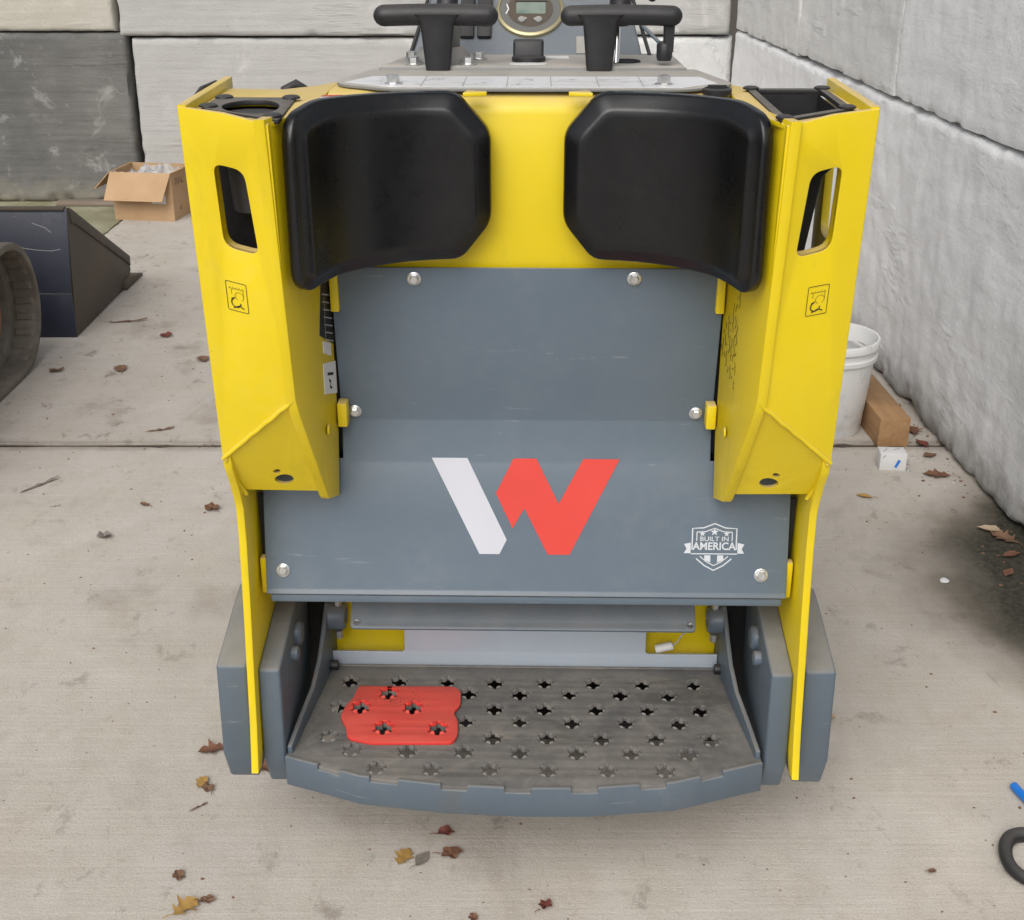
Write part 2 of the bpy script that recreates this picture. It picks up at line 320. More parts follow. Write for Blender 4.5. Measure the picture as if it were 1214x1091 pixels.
def ribbons(name, lines, width, fn, w, mat, parent):
    """flat printed strokes lying w above a surface"""
    bm = BM()
    for ln in lines:
        cl = ln[0] == ln[-1] and len(ln) > 2; p = [Vector((q[0], q[1])) for q in (ln[:-1] if cl else ln)]; n = len(p); L_ = []; R_ = []
        for i in range(n):
            a = p[i - 1] if (i > 0 or cl) else p[i]; b = p[(i + 1) % n] if (i < n - 1 or cl) else p[i]
            d = (b - a).normalized(); nn = Vector((-d.y, d.x)) * width / 2
            L_.append(bm.verts.new(fn(*(p[i] + nn), w))); R_.append(bm.verts.new(fn(*(p[i] - nn), w)))
        for i in range(n if cl else n - 1):
            j = (i + 1) % n
            try: bm.faces.new([R_[i], R_[j], L_[j], L_[i]])
            except ValueError: pass
    me = bpy.data.meshes.new(name); bm.to_mesh(me); bm.free(); o = link(name, me, mat, parent)
    if len(lines) > 1: o['kind'] = 'stuff'
    return o
def mirror_mesh(me, name):
    m2 = me.copy(); m2.name = name
    for v in m2.vertices: v.co.x = -v.co.x
    m2.flip_normals(); return m2
def both(o):
    """a mirrored twin of a part on the other side of the machine"""
    c = o.copy(); c.data = mirror_mesh(o.data, o.data.name); C.objects.link(c); return c
def tag(o, label=None, cat=None, group=None, kind=None):
    if label: o['label'] = label
    if cat: o['category'] = cat
    if group: o['group'] = group
    if kind: o['kind'] = kind
    return o
def empty(name, loc, rz=0.):
    o = bpy.data.objects.new(name, None); C.objects.link(o); o.location = loc; o.rotation_euler = (0, 0, rz); o.empty_display_size = .1; return o

# ================================================================== SETTING
rnd = random.Random(4)
bm = BM(); vs = [bm.verts.new(p) for p in ((-150, -150, -.03), (150, -150, -.03), (150, 150, -.03), (-150, 150, -.03))]; bm.faces.new(vs)
ground = tag(done('ground', bm, 'soil'), kind='structure')
def slab(x0, x1, y0, y1, mat, z=0., far=True, near=True, left=False, right=False):
    """one poured slab: outline with crumbled arrises where it meets a joint"""
    def edge(a, b, do, axis):
        n = 240 if do else 2; pts = []
        for i in range(n):
            f = i / n; p = [a[0] + (b[0] - a[0]) * f, a[1] + (b[1] - a[1]) * f]
            if do and i:
                k = noise.noise(Vector((p[0] * 6, p[1] * 6, 1.7))) * .004 + max(0, noise.noise(Vector((p[0] * 17, p[1] * 17, 9.))) - .22) * .03
                p[axis] += k * do
            pts.append(tuple(p))
        return pts
    ol = edge((x0, y0), (x1, y0), 1 if near else 0, 1) + edge((x1, y0), (x1, y1), -1 if right else 0, 0) + edge((x1, y1), (x0, y1), -1 if far else 0, 1) + edge((x0, y1), (x0, y0), 1 if left else 0, 0)
    bm = BM(); prism(bm, ol, 'z', z - .025, z); return done('slab', bm, mat, ground, bev=.003, seg=1, ang=60)
bm = BM(); box(bm, -7, 1.6, 3.36, 3.40, -.02, -.006); done('joint_filler', bm, 'soil', ground)
bm = BM(); box(bm, -1.955, -1.925, 3.4, 6.9, -.02, -.006); done('joint_filler', bm, 'soil', ground)
slab(-7, 1.6, -6, 3.370, 'concrete_floor', far=True, near=False)
slab(-1.935, 1.6, 3.390, 6.9, 'concrete_floor_far', near=True, far=False, left=True)
slab(-7, -1.945, 3.388, 6.9, 'concrete_floor_algae', z=-.002, near=True, far=False, right=True)

def block(u0, u1, z0, z1, fn, mat, parent, seed, nu=None, thick=.6, gap=.005, rough=1., jl=0., jr=0., cham=.010):
    """precast concrete block: displaced face with broken arrises; fn maps (u along wall, d depth, z)"""
    W_, H_ = u1 - u0, z1 - z0; nu = nu or int(W_ / .016); nv = int(H_ / .016); bm = BM(); g = []
    for j in range(nv + 1):
        row = []
        for i in range(nu + 1):
            a, b = i / nu, j / nv
            # denser rows near the arrises
            a = .5 - .5 * math.cos(math.pi * a) if False else a
            u, z = u0 + a * W_, z0 + b * H_
            e = min(u - u0, u1 - u, z - z0, z1 - z); P = Vector((u * 1.0 + seed * 7.3, z, seed))
            d = noise.fractal(P * 2.2, 1., 2., 5) * .006 * rough + noise.fractal(P * 14, 1., 2., 3) * .0022 * rough
            ch = max(0, noise.noise(P * 7.) * .9 + noise.noise(P * 19) * .6 - .12)          # where the arris has broken away
            r = cham + .035 * ch
            if min(u - u0, u1 - u) < .012 and cham < .009 and min(z - z0, z1 - z) > .03: r = cham
            if z0 < .01:
                cb_ = max(0, noise.noise(P * 8 + Vector((2, 0, 0))) + .8 * noise.noise(P * 23) + .1) * rough; rb = .015 + .045 * cb_
                if z - z0 < rb: d += (1 - (z - z0) / rb) ** 1.6 * (.005 + .022 * cb_)
            if e < r: d += (1 - e / r) ** 2 * (cham + .035 * ch * (1 if r > cham + 1e-4 or cham > .009 else 0))
            gi = gap + .012 * max(0, noise.noise(P * 9 + Vector((5, 5, 5)))) * rough
            uu, zz = u, z
            if i == 0: uu += gi
            if i == nu: uu -= gi
            if j == 0 and z0 > .01: zz += gi
            if j == nv: zz -= gi
            uu += (jl * (1 - a) + jr * a) * (z - z0) / H_
            row.append(bm.verts.new(fn(uu, d, zz)))
        g.append(row)
    for j in range(nv):
        for i in range(nu): bm.faces.new([g[j][i], g[j][i + 1], g[j + 1][i + 1], g[j + 1][i]])
    rim = g[0][:] + [g[j][nu] for j in range(1, nv + 1)] + g[nv][nu - 1::-1] + [g[j][0] for j in range(nv - 1, 0, -1)]
    cor = []
    for dep, ins in ((.05, .0006), (thick, .0006)):
        c = []
        for k, v in enumerate(rim):
            n0, n1, n2 = nu, nu + nv, 2 * nu + nv
            if k <= n0: q = (u0 + W_ * k / nu, z0)
            elif k <= n1: q = (u1, z0 + H_ * (k - n0) / nv)
            elif k <= n2: q = (u1 - W_ * (k - n1) / nu, z1)
            else: q = (u0, z1 - H_ * (k - n2) / nv)
            fz = (q[1] - z0) / H_; fa = (q[0] - u0) / W_
            q = (min(max(q[0], u0 + ins), u1 - ins) + (jl * (1 - fa) + jr * fa) * fz, min(max(q[1], z0 + ins), z1 - ins)); c.append(bm.verts.new(fn(q[0], dep, q[1])))
        cor.append(c)
    n = len(rim)
    for A, B in ((rim, cor[0]), (cor[0], cor[1])):
        for k in range(n): bm.faces.new([A[k], B[k], B[(k + 1) % n], A[(k + 1) % n]])
    bm.faces.new(cor[1][::-1])
    me = bpy.data.meshes.new('block'); bmesh.ops.recalc_face_normals(bm, faces=bm.faces); bm.to_mesh(me); bm.free(); shade(me, 60)
    return link('block', me, mat, parent)
backw = tag(empty('block_wall', (0, 6.65, 0)), 'wall of stacked grey concrete blocks closing the far side of the bay', 'wall')
fb = lambda u, d, z: (u, d, z)
fb2 = lambda u, d, z: (u, d + .02, z)
block(-3.75, -1.945, 0, .845, fb, 'block_dark', backw, 1, rough=1.6, jl=0, jr=.012)
block(-1.925, -.13, 0, .822, fb, 'block_grey', backw, 2, jl=.012)
block(-.125, 1.115, 0, .826, fb2, 'block_pale', backw, 3)
block(-3.8, -1.985, .848, 1.68, fb2, 'block_beige', backw, 4)
block(-1.965, -.17, .828, 1.66, fb, 'block_grey', backw, 5)
block(-.165, 1.10, .832, 1.66, fb2, 'block_grey', backw, 6, rough=1.4)
block(-5.6, -3.755, 0, .84, fb, 'block_grey', backw, 7, nu=40)
block(-5.6, -3.81, .845, 1.68, fb, 'block_grey', backw, 8, nu=40)
rightw = tag(empty('block_wall', (1.115, 6.65, 0)), 'wall of stacked whitish concrete blocks along the right side of the bay', 'wall')
def fr(u, d, z): return (.038 * u + d, -u, z)          # u runs towards the viewer along the wall
def fr2(u, d, z): return (.038 * u + d - .012, -u, z)
block(.004, 1.9, 0, .862, fr, 'block_white', rightw, 9, rough=1.3)
block(1.905, 4.15, 0, .872, fr, 'block_white', rightw, 10, rough=1.8)
block(4.155, 6.0, 0, .872, fr, 'block_white', rightw, 11, rough=1.5)
block(.004, 1.25, .868, 1.68, fr, 'block_pale', rightw, 12, rough=1.2, gap=.0015, cham=.003)
block(1.252, 2.505, .878, 1.69, fr, 'block_pale', rightw, 13, rough=1.2, gap=.0015, cham=.003)
block(2.507, 4.4, .878, 1.69, fr, 'block_white', rightw, 14, rough=1.4, gap=.0015, cham=.003)
block(4.41, 6.2, .878, 1.69, fr, 'block_white', rightw, 15)

# ================================================================== THE LOADER (rear view)
LD = tag(empty('stand_on_loader', (.019, 1.6, 0), R(-1.1)), 'yellow and grey stand-on loader seen from behind with black thigh pads and foot platform', 'loader')
# ---- side plates (outer): yellow 12 mm steel, front edge steps back under the post
def curve_pts(a, b, c, k=6): return [tuple(Vector(a) * (1 - t_) ** 2 + Vector(b) * 2 * t_ * (1 - t_) + Vector(c) * t_ ** 2 for t_ in [i / k]) [0] for i in range(k + 1)]
sp = [(-.0855, 1.224), (-.0395, .755)] + curve_pts((-.036, .735), (-.012, .700), (.004, .655), 5) + [(.004, .60), (.000, .50), (-.006, .42), (-.014, .30), (-.024, .244), (-.030, .222), (-.008, .217), (.02, .240), (.30, .26), (.42, .40), (.42, .78), (.16, .88), (.160, 1.2265), (-.060, 1.2245)]
def fsp(y, z, w): return Vector((-.4045 - w - .007 * max(0, min(1, (.62 - z) / .35)), y, z))
sp_hole = fillet([(-.045, 1.03), (.115, 1.03), (.115, 1.17), (-.055, 1.17)], .02, 4)
a = plate('side_plate', sp, [sp_hole], .0112, fsp, 'yellow', LD, .0015); both(a)
# ---- post front face with grip slot
def Opt(z): return Vector((-.4095, -.086 + .1 * (1.222 - z), z))
def Ipt(z): return Vector((-.2985, -.114 + .1 * (1.207 - z), z))
def fpost(u, v, w):
    f = u / .11; p = Opt(v).lerp(Ipt(v), f); p.z = v; p.y += w + .005; return p
ol = [(0, 1.222), (.055, 1.217), (.11, 1.206), (.11, .853), (0, .752)]
slot = fillet([(.0365, 1.157), (.074, 1.150), (.082, 1.046), (.0385, 1.054)], [.012, .014, .012, .016], 5)
post = plate('post_face', ol, [slot], .010, fpost, 'yellow', LD, .0012); both(post)
bm = BM(); n = len(slot)                                   # turned-in rim of the slot
A = [bm.verts.new(fpost(p[0], p[1], -.0035)) for p in slot]; B = [bm.verts.new(fpost(p[0], p[1], .020)) for p in slot]
for i in range(n): bm.faces.new([A[i], A[(i + 1) % n], B[(i + 1) % n], B[i]])
rim = done('slot_rim', bm, 'yellow', post, smooth=60)
for o in list(LD.children):
    pass
r2 = both(rim); r2.parent = [o for o in LD.children if o.name.startswith('post_face') and o != post][0]
# ---- post lower gusset under the weld
def fgus(u, v, w):
    # u 0..1 outer->inner, v 0..1 top->bottom
    T = Vector((-.4095, -.0390, .752)).lerp(Vector((-.2985, -.0786, .853)), u); Bq = Vector((-.3985, .010, .682)).lerp(Vector((-.2830, .020, .676)), u)
    p = T.lerp(Bq, v); p.y += w + .006; return p
def ell(cx, cy, rx, ry, k=24): return [(cx + rx * math.cos(2 * math.pi * i / k), cy + ry * math.sin(2 * math.pi * i / k)) for i in range(k)]
gus = plate('post_foot', [(0, 0), (.5, 0), (1, 0), (1, 1), (.5, 1), (0, 1)], [ell(.545, .815, .115, .075), ell(.50, .675, .045, .030)], .008, fgus, 'yellow', LD, .0); both(gus)
bm = BM(); q = [fgus(i / 10, 0, 0) + Vector((0, -.006 + .0008 * math.sin(i * 5.1), .001 * math.sin(i * 3.3))) for i in range(11)]; tube(bm, q, .0032, 8); a = done('weld_bead', bm, 'yellow', gus, smooth=80)
g2 = [o for o in LD.children if o.name.startswith('post_foot') and o != gus][0]; both(a).parent = g2
bm = BM(); q = [Opt(.752) + Vector((.004, 0, 0)), Vector((-.405, -.020, .72)), Vector((-.400, .004, .69)), Vector((-.395, .012, .675))]; tube(bm, q, .0034, 8); a = done('weld_bead', bm, 'yellow', gus, smooth=80); both(a).parent = g2
# ---- post inner plate, carrying stickers
def fin(y, z, w=0.): return Vector((-.2985 + .153 * (y + .09) + w, y, z))
ip = [(-.117, 1.212), (-.096, 1.0), (-.081, .853), (-.068, .825), (.022, .668), (.030, .660), (.074, .645), (.086, .74), (.088, 1.19), (-.03, 1.21)]
inn = plate('post_side', ip, [], .013, lambda u, v, w: fin(u, v, w - .006 + .0), 'yellow', LD, .0015); inn2 = both(inn)
for bx_ in ((-.270, -.258, .070, .093, .925, .985), (-.270, -.256, .075, .099, .752, .788)):
    bm = BM(); box(bm, *bx_); a = done('mounting_tab', bm, 'yellow', LD, bev=.002); both(a)
bm = BM(); box(bm, -.275, -.262, .112, .122, .70, .98); a = done('dark_gap_strip', bm, 'black_matte', LD); both(a)  # added black strip standing in for the dark gap beside the upper cover
bm = BM(); lathe(bm, [(.0, .003), (.006, .0025), (.008, .0)], fin(.035, .765, .002), (1, 0, 0)); a = done('plug', bm, 'yellow', inn); both(a).parent = inn2
# ---- body between the posts: centre sheet, top deck
bm = BM(); prism(bm, [(.14, .93), (.14, .975), (.0785, .9755), (.078, 1.190), (.082, 1.202), (.092, 1.212), (.110, 1.2155), (.22, 1.2155), (.22, 1.205), (.115, 1.203), (.092, 1.195), (.090, .985), (.15, .985), (.15, .93)], 'x', -.262, .262)
done('centre_sheet', bm, 'yellow', LD, bev=.003)
dk = [(-.398, -.076), (-.300, -.108), (-.288, -.060), (-.262, .02), (-.262, .128), (-.30, .050), (-.398, .058)]
dk = [(-.398, -.074), (-.302, -.104), (-.284, -.060), (-.262, .03), (-.262, .21), (-.285, .165), (-.325, .126), (-.398, .132)]
def fdk(u, v, w): return Vector((u, v, 1.2155 + w - .004 - max(0, (u + .398)) * .10 * max(0, min(1, (-v - .0) / .1))))
cup_h = ell(-.336, -.034, .046, .047, 32)
plate('deck_wing', dk, [cup_h], .006, fdk, 'yellow', LD, .001)
tray_h = fillet([(-.385, -.052), (-.302, -.086), (-.289, .116), (-.385, .120)], .006, 3)
plate('deck_wing', [(-u, v) for u, v in dk][::-1], [[(-u, v) for u, v in tray_h]], .006, lambda u, v, w: Vector((u, fdk(-u, v, w).y, fdk(-u, v, w).z)), 'yellow', LD, .001)
# cup holder (left) and tray (right), each with four round fasteners
def fcp(u, v, w):
    p = fdk(u, v, w); p.z += .0035; return p
cup = plate('cup_holder', fillet([(-.390, -.060), (-.290, -.092), (-.288, .024), (-.388, .026)], [.012, .008, .008, .012], 4), [ell(-.334, -.036, .034, .038, 36)], .006, fcp, 'black_dusty', LD, .001)
bm = BM(); lathe(bm, [(.034, 1.216), (.0335, 1.14), (.030, 1.10), (.0, 1.10)], (-.334, -.036, -.008)); a = done('cup_wall', bm, 'black', cup)
for i, (u, v) in enumerate(((-.382, -.050), (-.300, -.078), (-.294, .016), (-.378, .018))):
    bm = BM(); p = fcp(u, v, .003); lathe(bm, [(.0115, 0), (.0110, .002), (.008, .0036), (.0, .004)], p, seg=16); done('fastener', bm, 'black', cup)
tray = plate('tray', [(.286, .122), (.295, -.088), (.388, -.050), (.390, .124)], [fillet([(.296, .110), (.304, -.076), (.378, -.043), (.380, .112)], .008, 3)], .006, lambda u, v, w: Vector((u, v, fcp(-u, v, w).z)), 'black_dusty', LD, .001)
bm = BM(); x0, x1 = .301, .373
v0 = [bm.verts.new(q) for q in ((.296, .108, 1.212), (.304, -.084, 1.203), (.376, -.052, 1.210), (.378, .110, 1.212))]; v1 = [bm.verts.new((q.co.x, q.co.y, 1.168)) for q in v0]
for i in range(4): bm.faces.new([v0[i], v0[(i + 1) % 4], v1[(i + 1) % 4], v1[i]])
bm.faces.new(v1); done('tray_wall', bm, 'black', tray)
for u, v in ((.291, .114), (.384, .117), (.381, -.046), (.301, -.080)):
    bm = BM(); p = Vector((u, v, fcp(-u, v, .003).z)); lathe(bm, [(.0105, 0), (.0105, .002), (.007, .0036), (.0, .004)], p, seg=16); done('fastener', bm, 'black', tray)
bm = BM(); box(bm, -.390, -.300, -.005, .115, 1.00, 1.203); done('liner', bm, 'black_matte', LD, bev=.004)
bm = BM(); prism(bm, [(.300, 1.02), (.350, 1.02), (.366, 1.13), (.388, 1.150), (.388, 1.166), (.300, 1.166)], 'y', -.02, .13); done('liner', bm, 'black_matte', LD, bev=.004)
bm = BM(); lathe(bm, [(.019, 1.2155), (.019, 1.2215), (.016, 1.2235), (.0145, 1.2235), (.0135, 1.2205), (.0, 1.2205)], (.243, .085, 0), seg=24); box(bm, .231, .255, .082, .088, 1.2205, 1.2265); done('filler_cap', bm, 'black', LD)
# ---- grey covers: upper and lower facets are one folded sheet
PU = frame((0, .105, .753), (1, 0, 0), Vector((0, .07, .988)) - Vector((0, .105, .753)))
PLo = frame((0, .05, .496), (1, 0, 0), Vector((0, .105, .753)) - Vector((0, .05, .496)))
bm = BM()
ys = [(.0455, .4935, .388), (.05, .500, .388), (.0745, .612, .388), (.0915, .690, .388), (.0926, .695, .2685), (.105, .753, .2685), (.0985, .798, .2685), (.070, .9885, .2685)]
F_ = [[bm.verts.new((s_ * w, y, z)) for (y, z, w) in ys] for s_ in (-1, 1)]
K_ = [[bm.verts.new((s_ * w, y + .004, z)) for (y, z, w) in ys] for s_ in (-1, 1)]
for i in range(len(ys) - 1):
    bm.faces.new([F_[0][i], F_[1][i], F_[1][i + 1], F_[0][i + 1]]); bm.faces.new([K_[0][i], K_[0][i + 1], K_[1][i + 1], K_[1][i]])
    for k in (0, 1): bm.faces.new([F_[k][i], F_[k][i + 1], K_[k][i + 1], K_[k][i]] if k == 0 else [F_[k][i], K_[k][i], K_[k][i + 1], F_[k][i + 1]])
bm.faces.new([F_[0][-1], F_[1][-1], K_[1][-1], K_[0][-1]]); bm.faces.new([F_[0][0], K_[0][0], K_[1][0], F_[1][0]])
cover = done('rear_cover', bm, 'slate', LD, bev=.0025, seg=3, ang=8, smooth=25)
bm = BM(); box(bm, -.382, .382, .0495, .12, .478, .4900); done('cover_flange', bm, 'slate', cover, bev=.002)
# hex bolts
def hexbolt(parent, p, n, r=.0085, h=.006, washer=True):
    q = Vector(n).normalized().to_track_quat('Z', 'Y'); bm = BM(); p = Vector(p)
    lathe(bm, [(r * 1.45, 0), (r * 1.45, .0014), (r * 1.25, .0022)] if washer else [(r, 0), (r, .001)], p, n, 20)
    bot = [bm.verts.new(p + q @ Vector((r * math.cos(k * math.pi / 3), r * math.sin(k * math.pi / 3), .0015))) for k in range(6)]
    mid = [bm.verts.new(p + q @ Vector((r * math.cos(k * math.pi / 3), r * math.sin(k * math.pi / 3), h))) for k in range(6)]
    top = [bm.verts.new(p + q @ Vector((.8 * r * math.cos(k * math.pi / 3), .8 * r * math.sin(k * math.pi / 3), h + .0012))) for k in range(6)]
    for A, B in ((bot, mid), (mid, top)):
        for k in range(6): bm.faces.new([A[k], A[(k + 1) % 6], B[(k + 1) % 6], B[k]])
    bm.faces.new(top); return done('bolt', bm, 'zinc', parent, smooth=25)
nU = PU(0, 0, 1) - PU(0, 0, 0); nL = PLo(0, 0, 1) - PLo(0, 0, 0)
for u, v in ((-.1535, .2225), (.1454, .224), (-.2485, .0140), (.2440, .0140)): hexbolt(cover, PU(u, v, .0005), nU, .0068)
for u, v in ((-.3616, .033), (.3493, .032)): hexbolt(cover, PLo(u, v, .0005), nL, .0072)
for x in (-.355, .342): hexbolt(cover, (x, .08, .478), (0, 0, -1), .008)
for s_ in (-1, 1):
    bm = BM(); box(bm, *sorted((s_ * .3975, s_ * .376)), .062, .078, .485, .545); done('mounting_tab', bm, 'yellow', LD, bev=.003)
    bm = BM(); prism(bm, [(s_ * .397, .52), (s_ * .397, .64), (s_ * .389, .64), (s_ * .386, .57)], 'y', .085, .09); done('dark_gap_strip', bm, 'black_matte', LD)  # the black strip is added to darken the gap beside the lower cover
# big emblem
lw = [(-.1381, .2063), (-.086, .2063), (-.0281, .0831), (-.039, .0610), (-.0686, .0610)]
lr = [(-.0185, .2060), (.0148, .2060), (.0481, .138), (.0834, .2060), (.1362, .2058), (.065, .0608), (.0329, .0608), (-.0022, .1311), (-.0197, .1006), (-.0442, .1536)]
tag(plate('logo_stroke', lw, [], .0008, lambda u, v, w: PLo(u, v, w + .0006), 'logo_white', cover, .0), 'white slanted stroke of the big W logo')
tag(plate('logo_stroke', lr, [], .0008, lambda u, v, w: PLo(u, v, w + .0006), 'logo_red', cover, .0), 'red zigzag stroke of the big W logo')
# shield emblem
ecx, ecy = .2785, .0755
E = lambda a, b, c=0.: PLo(ecx + a, ecy + b, c)
def shield(k): return [(0, .035 * k), (.016 * k, .0285 * k), (.0325 * k, .0275 * k), (.0325 * k, -.005 * k), (.026 * k, -.0185 * k), (.014 * k, -.029 * k), (0, -.0365 * k), (-.014 * k, -.029 * k), (-.026 * k, -.0185 * k), (-.0325 * k, -.005 * k), (-.0325 * k, .0275 * k), (-.016 * k, .0285 * k)]
s1 = shield(1.); s2 = shield(.80)
em = ribbons('emblem', [s1[i:j] for i, j in ((0, 4), (4, 9))] + [[s1[9], s1[10], s1[11], s1[0]]], .0019, E, .0009, 'emblem_print', cover); tag(em, 'printed shield emblem with three stars and the words BUILT IN AMERICA')
ribbons('shield_line', [[s2[10], s2[11], s2[0], s2[1], s2[2]], [s2[2], (s2[2][0], .0085)], [s2[10], (s2[10][0], .0085)], s2[4:9]], .0015, E, .0009, 'emblem_print', em)
ban = [(-.034, .0060), (-.034, -.0105), (.034, -.0105), (.034, .0060)]
ribbons('banner', [[(-.034, -.0112), (.034, -.0112)]], .0016, E, .0009, 'emblem_print', em)
for s_ in (-1, 1):
    tp = [(s_ * .0345, .0058), (s_ * .0445, .0035), (s_ * .0405, -.0035), (s_ * .0445, -.0105), (s_ * .0345, -.0105)]
    plate('banner_tail', tp if s_ > 0 else tp[::-1], [], .0004, lambda u, v, w: E(u, v, w + .0007), 'emblem_print', em, 0.)
link('lettering', text_mesh('AMERICA', .0162, E, .0010, .93, .00035), 'emblem_print', em)
link('lettering', text_mesh('BUILT IN', .0098, lambda a, b, c: E(a, b + .0113, c), .0010, 1.12, .0001), 'emblem_print', em)
for cx_, cy_, r_ in ((-.0178, .0195, .0047), (0, .0222, .0062), (.0178, .0195, .0047)):
    st = [(cx_ + (r_ if k % 2 == 0 else r_ * .42) * math.sin(k * math.pi / 5), cy_ + (r_ if k % 2 == 0 else r_ * .42) * math.cos(k * math.pi / 5)) for k in range(10)]
    plate('star', st, [], .0004, lambda u, v, w: E(u, v, w + .0007), 'emblem_print', em, 0.)
for x, b in ((-.0095, -.0215), (0.0, -.026), (.0095, -.0215)):
    if x == 0: continue
    plate('stripe', [(x - .0045, -.0135), (x + .0045, -.0135), (x + .0045, b - (.003 if x < 0 else -.001)), (x - .0045, b - (-.001 if x < 0 else .003))], [], .0004, lambda u, v, w: E(u, v, w + .0007), 'emblem_print', em, 0.)
ribbons('scratch', [[(-.128, .004), (-.121, .010)], [(-.126, .003), (-.119, .0095)], [(-.124, .004), (-.117, .009)], [(-.131, .002), (-.127, .004)]], .0022, PLo, .0008, 'emblem_print', cover)
# ---- thigh pads
def pad_map(s, v, w):
    """s arc length from the inner end, v height, w out of the face (towards the operator)"""
    s0, Rr = .056, .170
    if w < -.012: w *= 1 - .36 * max(0, min(1, (s - .06) / .20))
    if s < s0: return Vector((-.047 - s, .025 - w, v))
    ph = (s - s0) / Rr; c_ = Vector((-.047 - s0, .025 - Rr, 0)); rr = Rr - w
    return Vector((c_.x - math.sin(ph) * rr, c_.y + math.cos(ph) * rr, v))
SL = .056 + .170 * R(74)
ol = [(0, 1.058), (0, 1.174), (.043, 1.222), (.215, 1.2235), (SL - .012, 1.212), (SL, 1.19), (SL, 1.012), (SL - .020, .995), (.20, 1.004), (.040, 1.008)]
def inset(poly, d):
    n = len(poly); out = []
    for i in range(n):
        p0, p, p1 = (Vector(poly[i - 1]), Vector(poly[i]), Vector(poly[(i + 1) % n])); e0 = (p - p0).normalized(); e1 = (p1 - p).normalized()
        n0 = Vector((e0.y, -e0.x)); n1 = Vector((e1.y, -e1.x)); b = (n0 + n1); b /= max(.3, b.dot(n0)); out.append(p + b * d)
    return out
def resample(poly, rad, per=9):
    f = fillet(poly, rad, 4); m = 5; out = []
    for i in range(0, len(f), m):
        out += f[i:i + m]; a, b = Vector(f[i + m - 1]), Vector(f[(i + m) % len(f)])
        out += [tuple(a.lerp(b, k / per)) for k in range(1, per)]
    return out
bm = BM(); loops = []
for d, w, rd in ((.004, -.040, .012), (0, -.034, .014), (0, -.0185, .014), (.0008, -.0160, .014), (.0028, -.0138, .013), (.0090, -.0085, .012), (.0160, -.0024, .011), (.0182, -.0009, .010), (.0208, -.0001, .010), (.028, .0001, .009), (.036, .0, .009)):
    base = resample(inset(ol, d), rd); loops.append([bm.verts.new(pad_map(p[0], p[1], w)) for p in base])
for f in (.2, .4, .6, .8, 1.):
    loops.append([bm.verts.new(pad_map(p[0] + f * (min(max(p[0], .06), .215) - p[0]), p[1] + f * (1.113 - p[1]), -.0004 * f)) for p in base])
n = len(loops[0])
for A, B in zip(loops, loops[1:]):
    for i in range(n): bm.faces.new([A[i], A[(i + 1) % n], B[(i + 1) % n], B[i]])
back = [loops[0]]; b0 = resample(inset(ol, .004), .012)
for f in (.25, .5, .75, 1.): back.append([bm.verts.new(pad_map(p[0] + f * (min(max(p[0], .06), .215) - p[0]), p[1] + f * (1.113 - p[1]), -.040)) for p in b0])
for A, B in zip(back, back[1:]):
    for i in range(n): bm.faces.new([B[i], B[(i + 1) % n], A[(i + 1) % n], A[i]])
pad = done('thigh_pad', bm, 'pad', LD, smooth=75); both(pad)
for s_ in (-1, 1):
    bm = BM(); prism(bm, [(s_ * .082, .045), (s_ * .052, .052), (s_ * .052, .062), (s_ * .078, .072)], 'z', 1.2165, 1.2215); done('pad_bracket', bm, 'yellow', LD, bev=.001)
# ---- stickers
def pict(fn, w, parent):
    st = plate('pictogram', fillet([(-.0135, -.0195), (.0135, -.0195), (.0135, .0195), (-.0135, .0195)], .002, 2), [fillet([(-.0128, -.0188), (.0128, -.0188), (.0128, .0188), (-.0128, .0188)], .0015, 2)], .0003, lambda u, v, c: fn(u, v, c + w), 'ink', parent, 0.)
    hook = [(-.002 + .006 * math.cos(t_), -.008 + .006 * math.sin(t_)) for t_ in [R(a_) for a_ in range(110, 380, 18)]]
    loop = [(.003 + .0055 * math.cos(t_), .001 + .0055 * math.sin(t_)) for t_ in [R(a_) for a_ in range(-60, 250, 18)]]
    ribbons('pictogram_stroke', [hook, [(-.006, -.0155), (.002, -.0115), (.008, -.0145)], [(-.003, -.0015), (-.007, -.003), (-.0075, -.007)]], .0014, fn, w + .0002, 'ink', st)
    ribbons('pictogram_stroke', [loop, [(-.010, .0105), (.010, .0105)], [(.0085, .0095), (.0085, .001)], [(-.0065, .0095), (-.0065, .003)]] + [[(x, .0105), (x + .0015, .0125)] for x in (-.009, -.005, -.001, .003, .007)], .0005, fn, w + .0002, 'ink', st)
fL = lambda a, b, c: fpost(.0475 + a, .989 + b - a * .18, -.0052 - c)
pict(fL, .0004, post)
post_r = [o for o in LD.children if o.name.startswith('post_face') and o != post][0]
def fR(a, b, c): p = fpost(.0475 - a, .989 + b + a * .12, -.0052 - c); p.x = -p.x; return p
pict(fR, .0004, post_r)
fs = lambda y, z, c=0.: fin(y, z, .0007 + c)
a = plate('data_plate', [(.028, .905), (.090, .872), (.088, .965), (.045, .972)], [], .0006, fs, 'ink', inn, 0.)
ribbons('data_line', [[(.045 + .001 * k, .958 - k * .011), (.084, .945 - k * .011)] for k in range(7)] + [[(.055, .95), (.050, .89)]], .0016, fs, .0006, 'ink_grey', a)
plate('sticker', [(.040, .876), (.072, .861), (.072, .880), (.040, .893)], [], .0006, fs, 'label_white', inn, 0.)
a = plate('sticker', [(.034, .818), (.088, .800), (.088, .848), (.036, .862)], [], .0006, fs, 'label_white', inn, 0.)
ribbons('sticker_print', [[(.055, .832), (.062, .826), (.058, .820), (.066, .816)], [(.05, .842), (.075, .834)]], .004, fs, .0006, 'ink', a)
def fsr(y, z, c=0.): p = fin(y, z, .0007 + c); p.x = -p.x; return p
rn = random.Random(11); lines = []
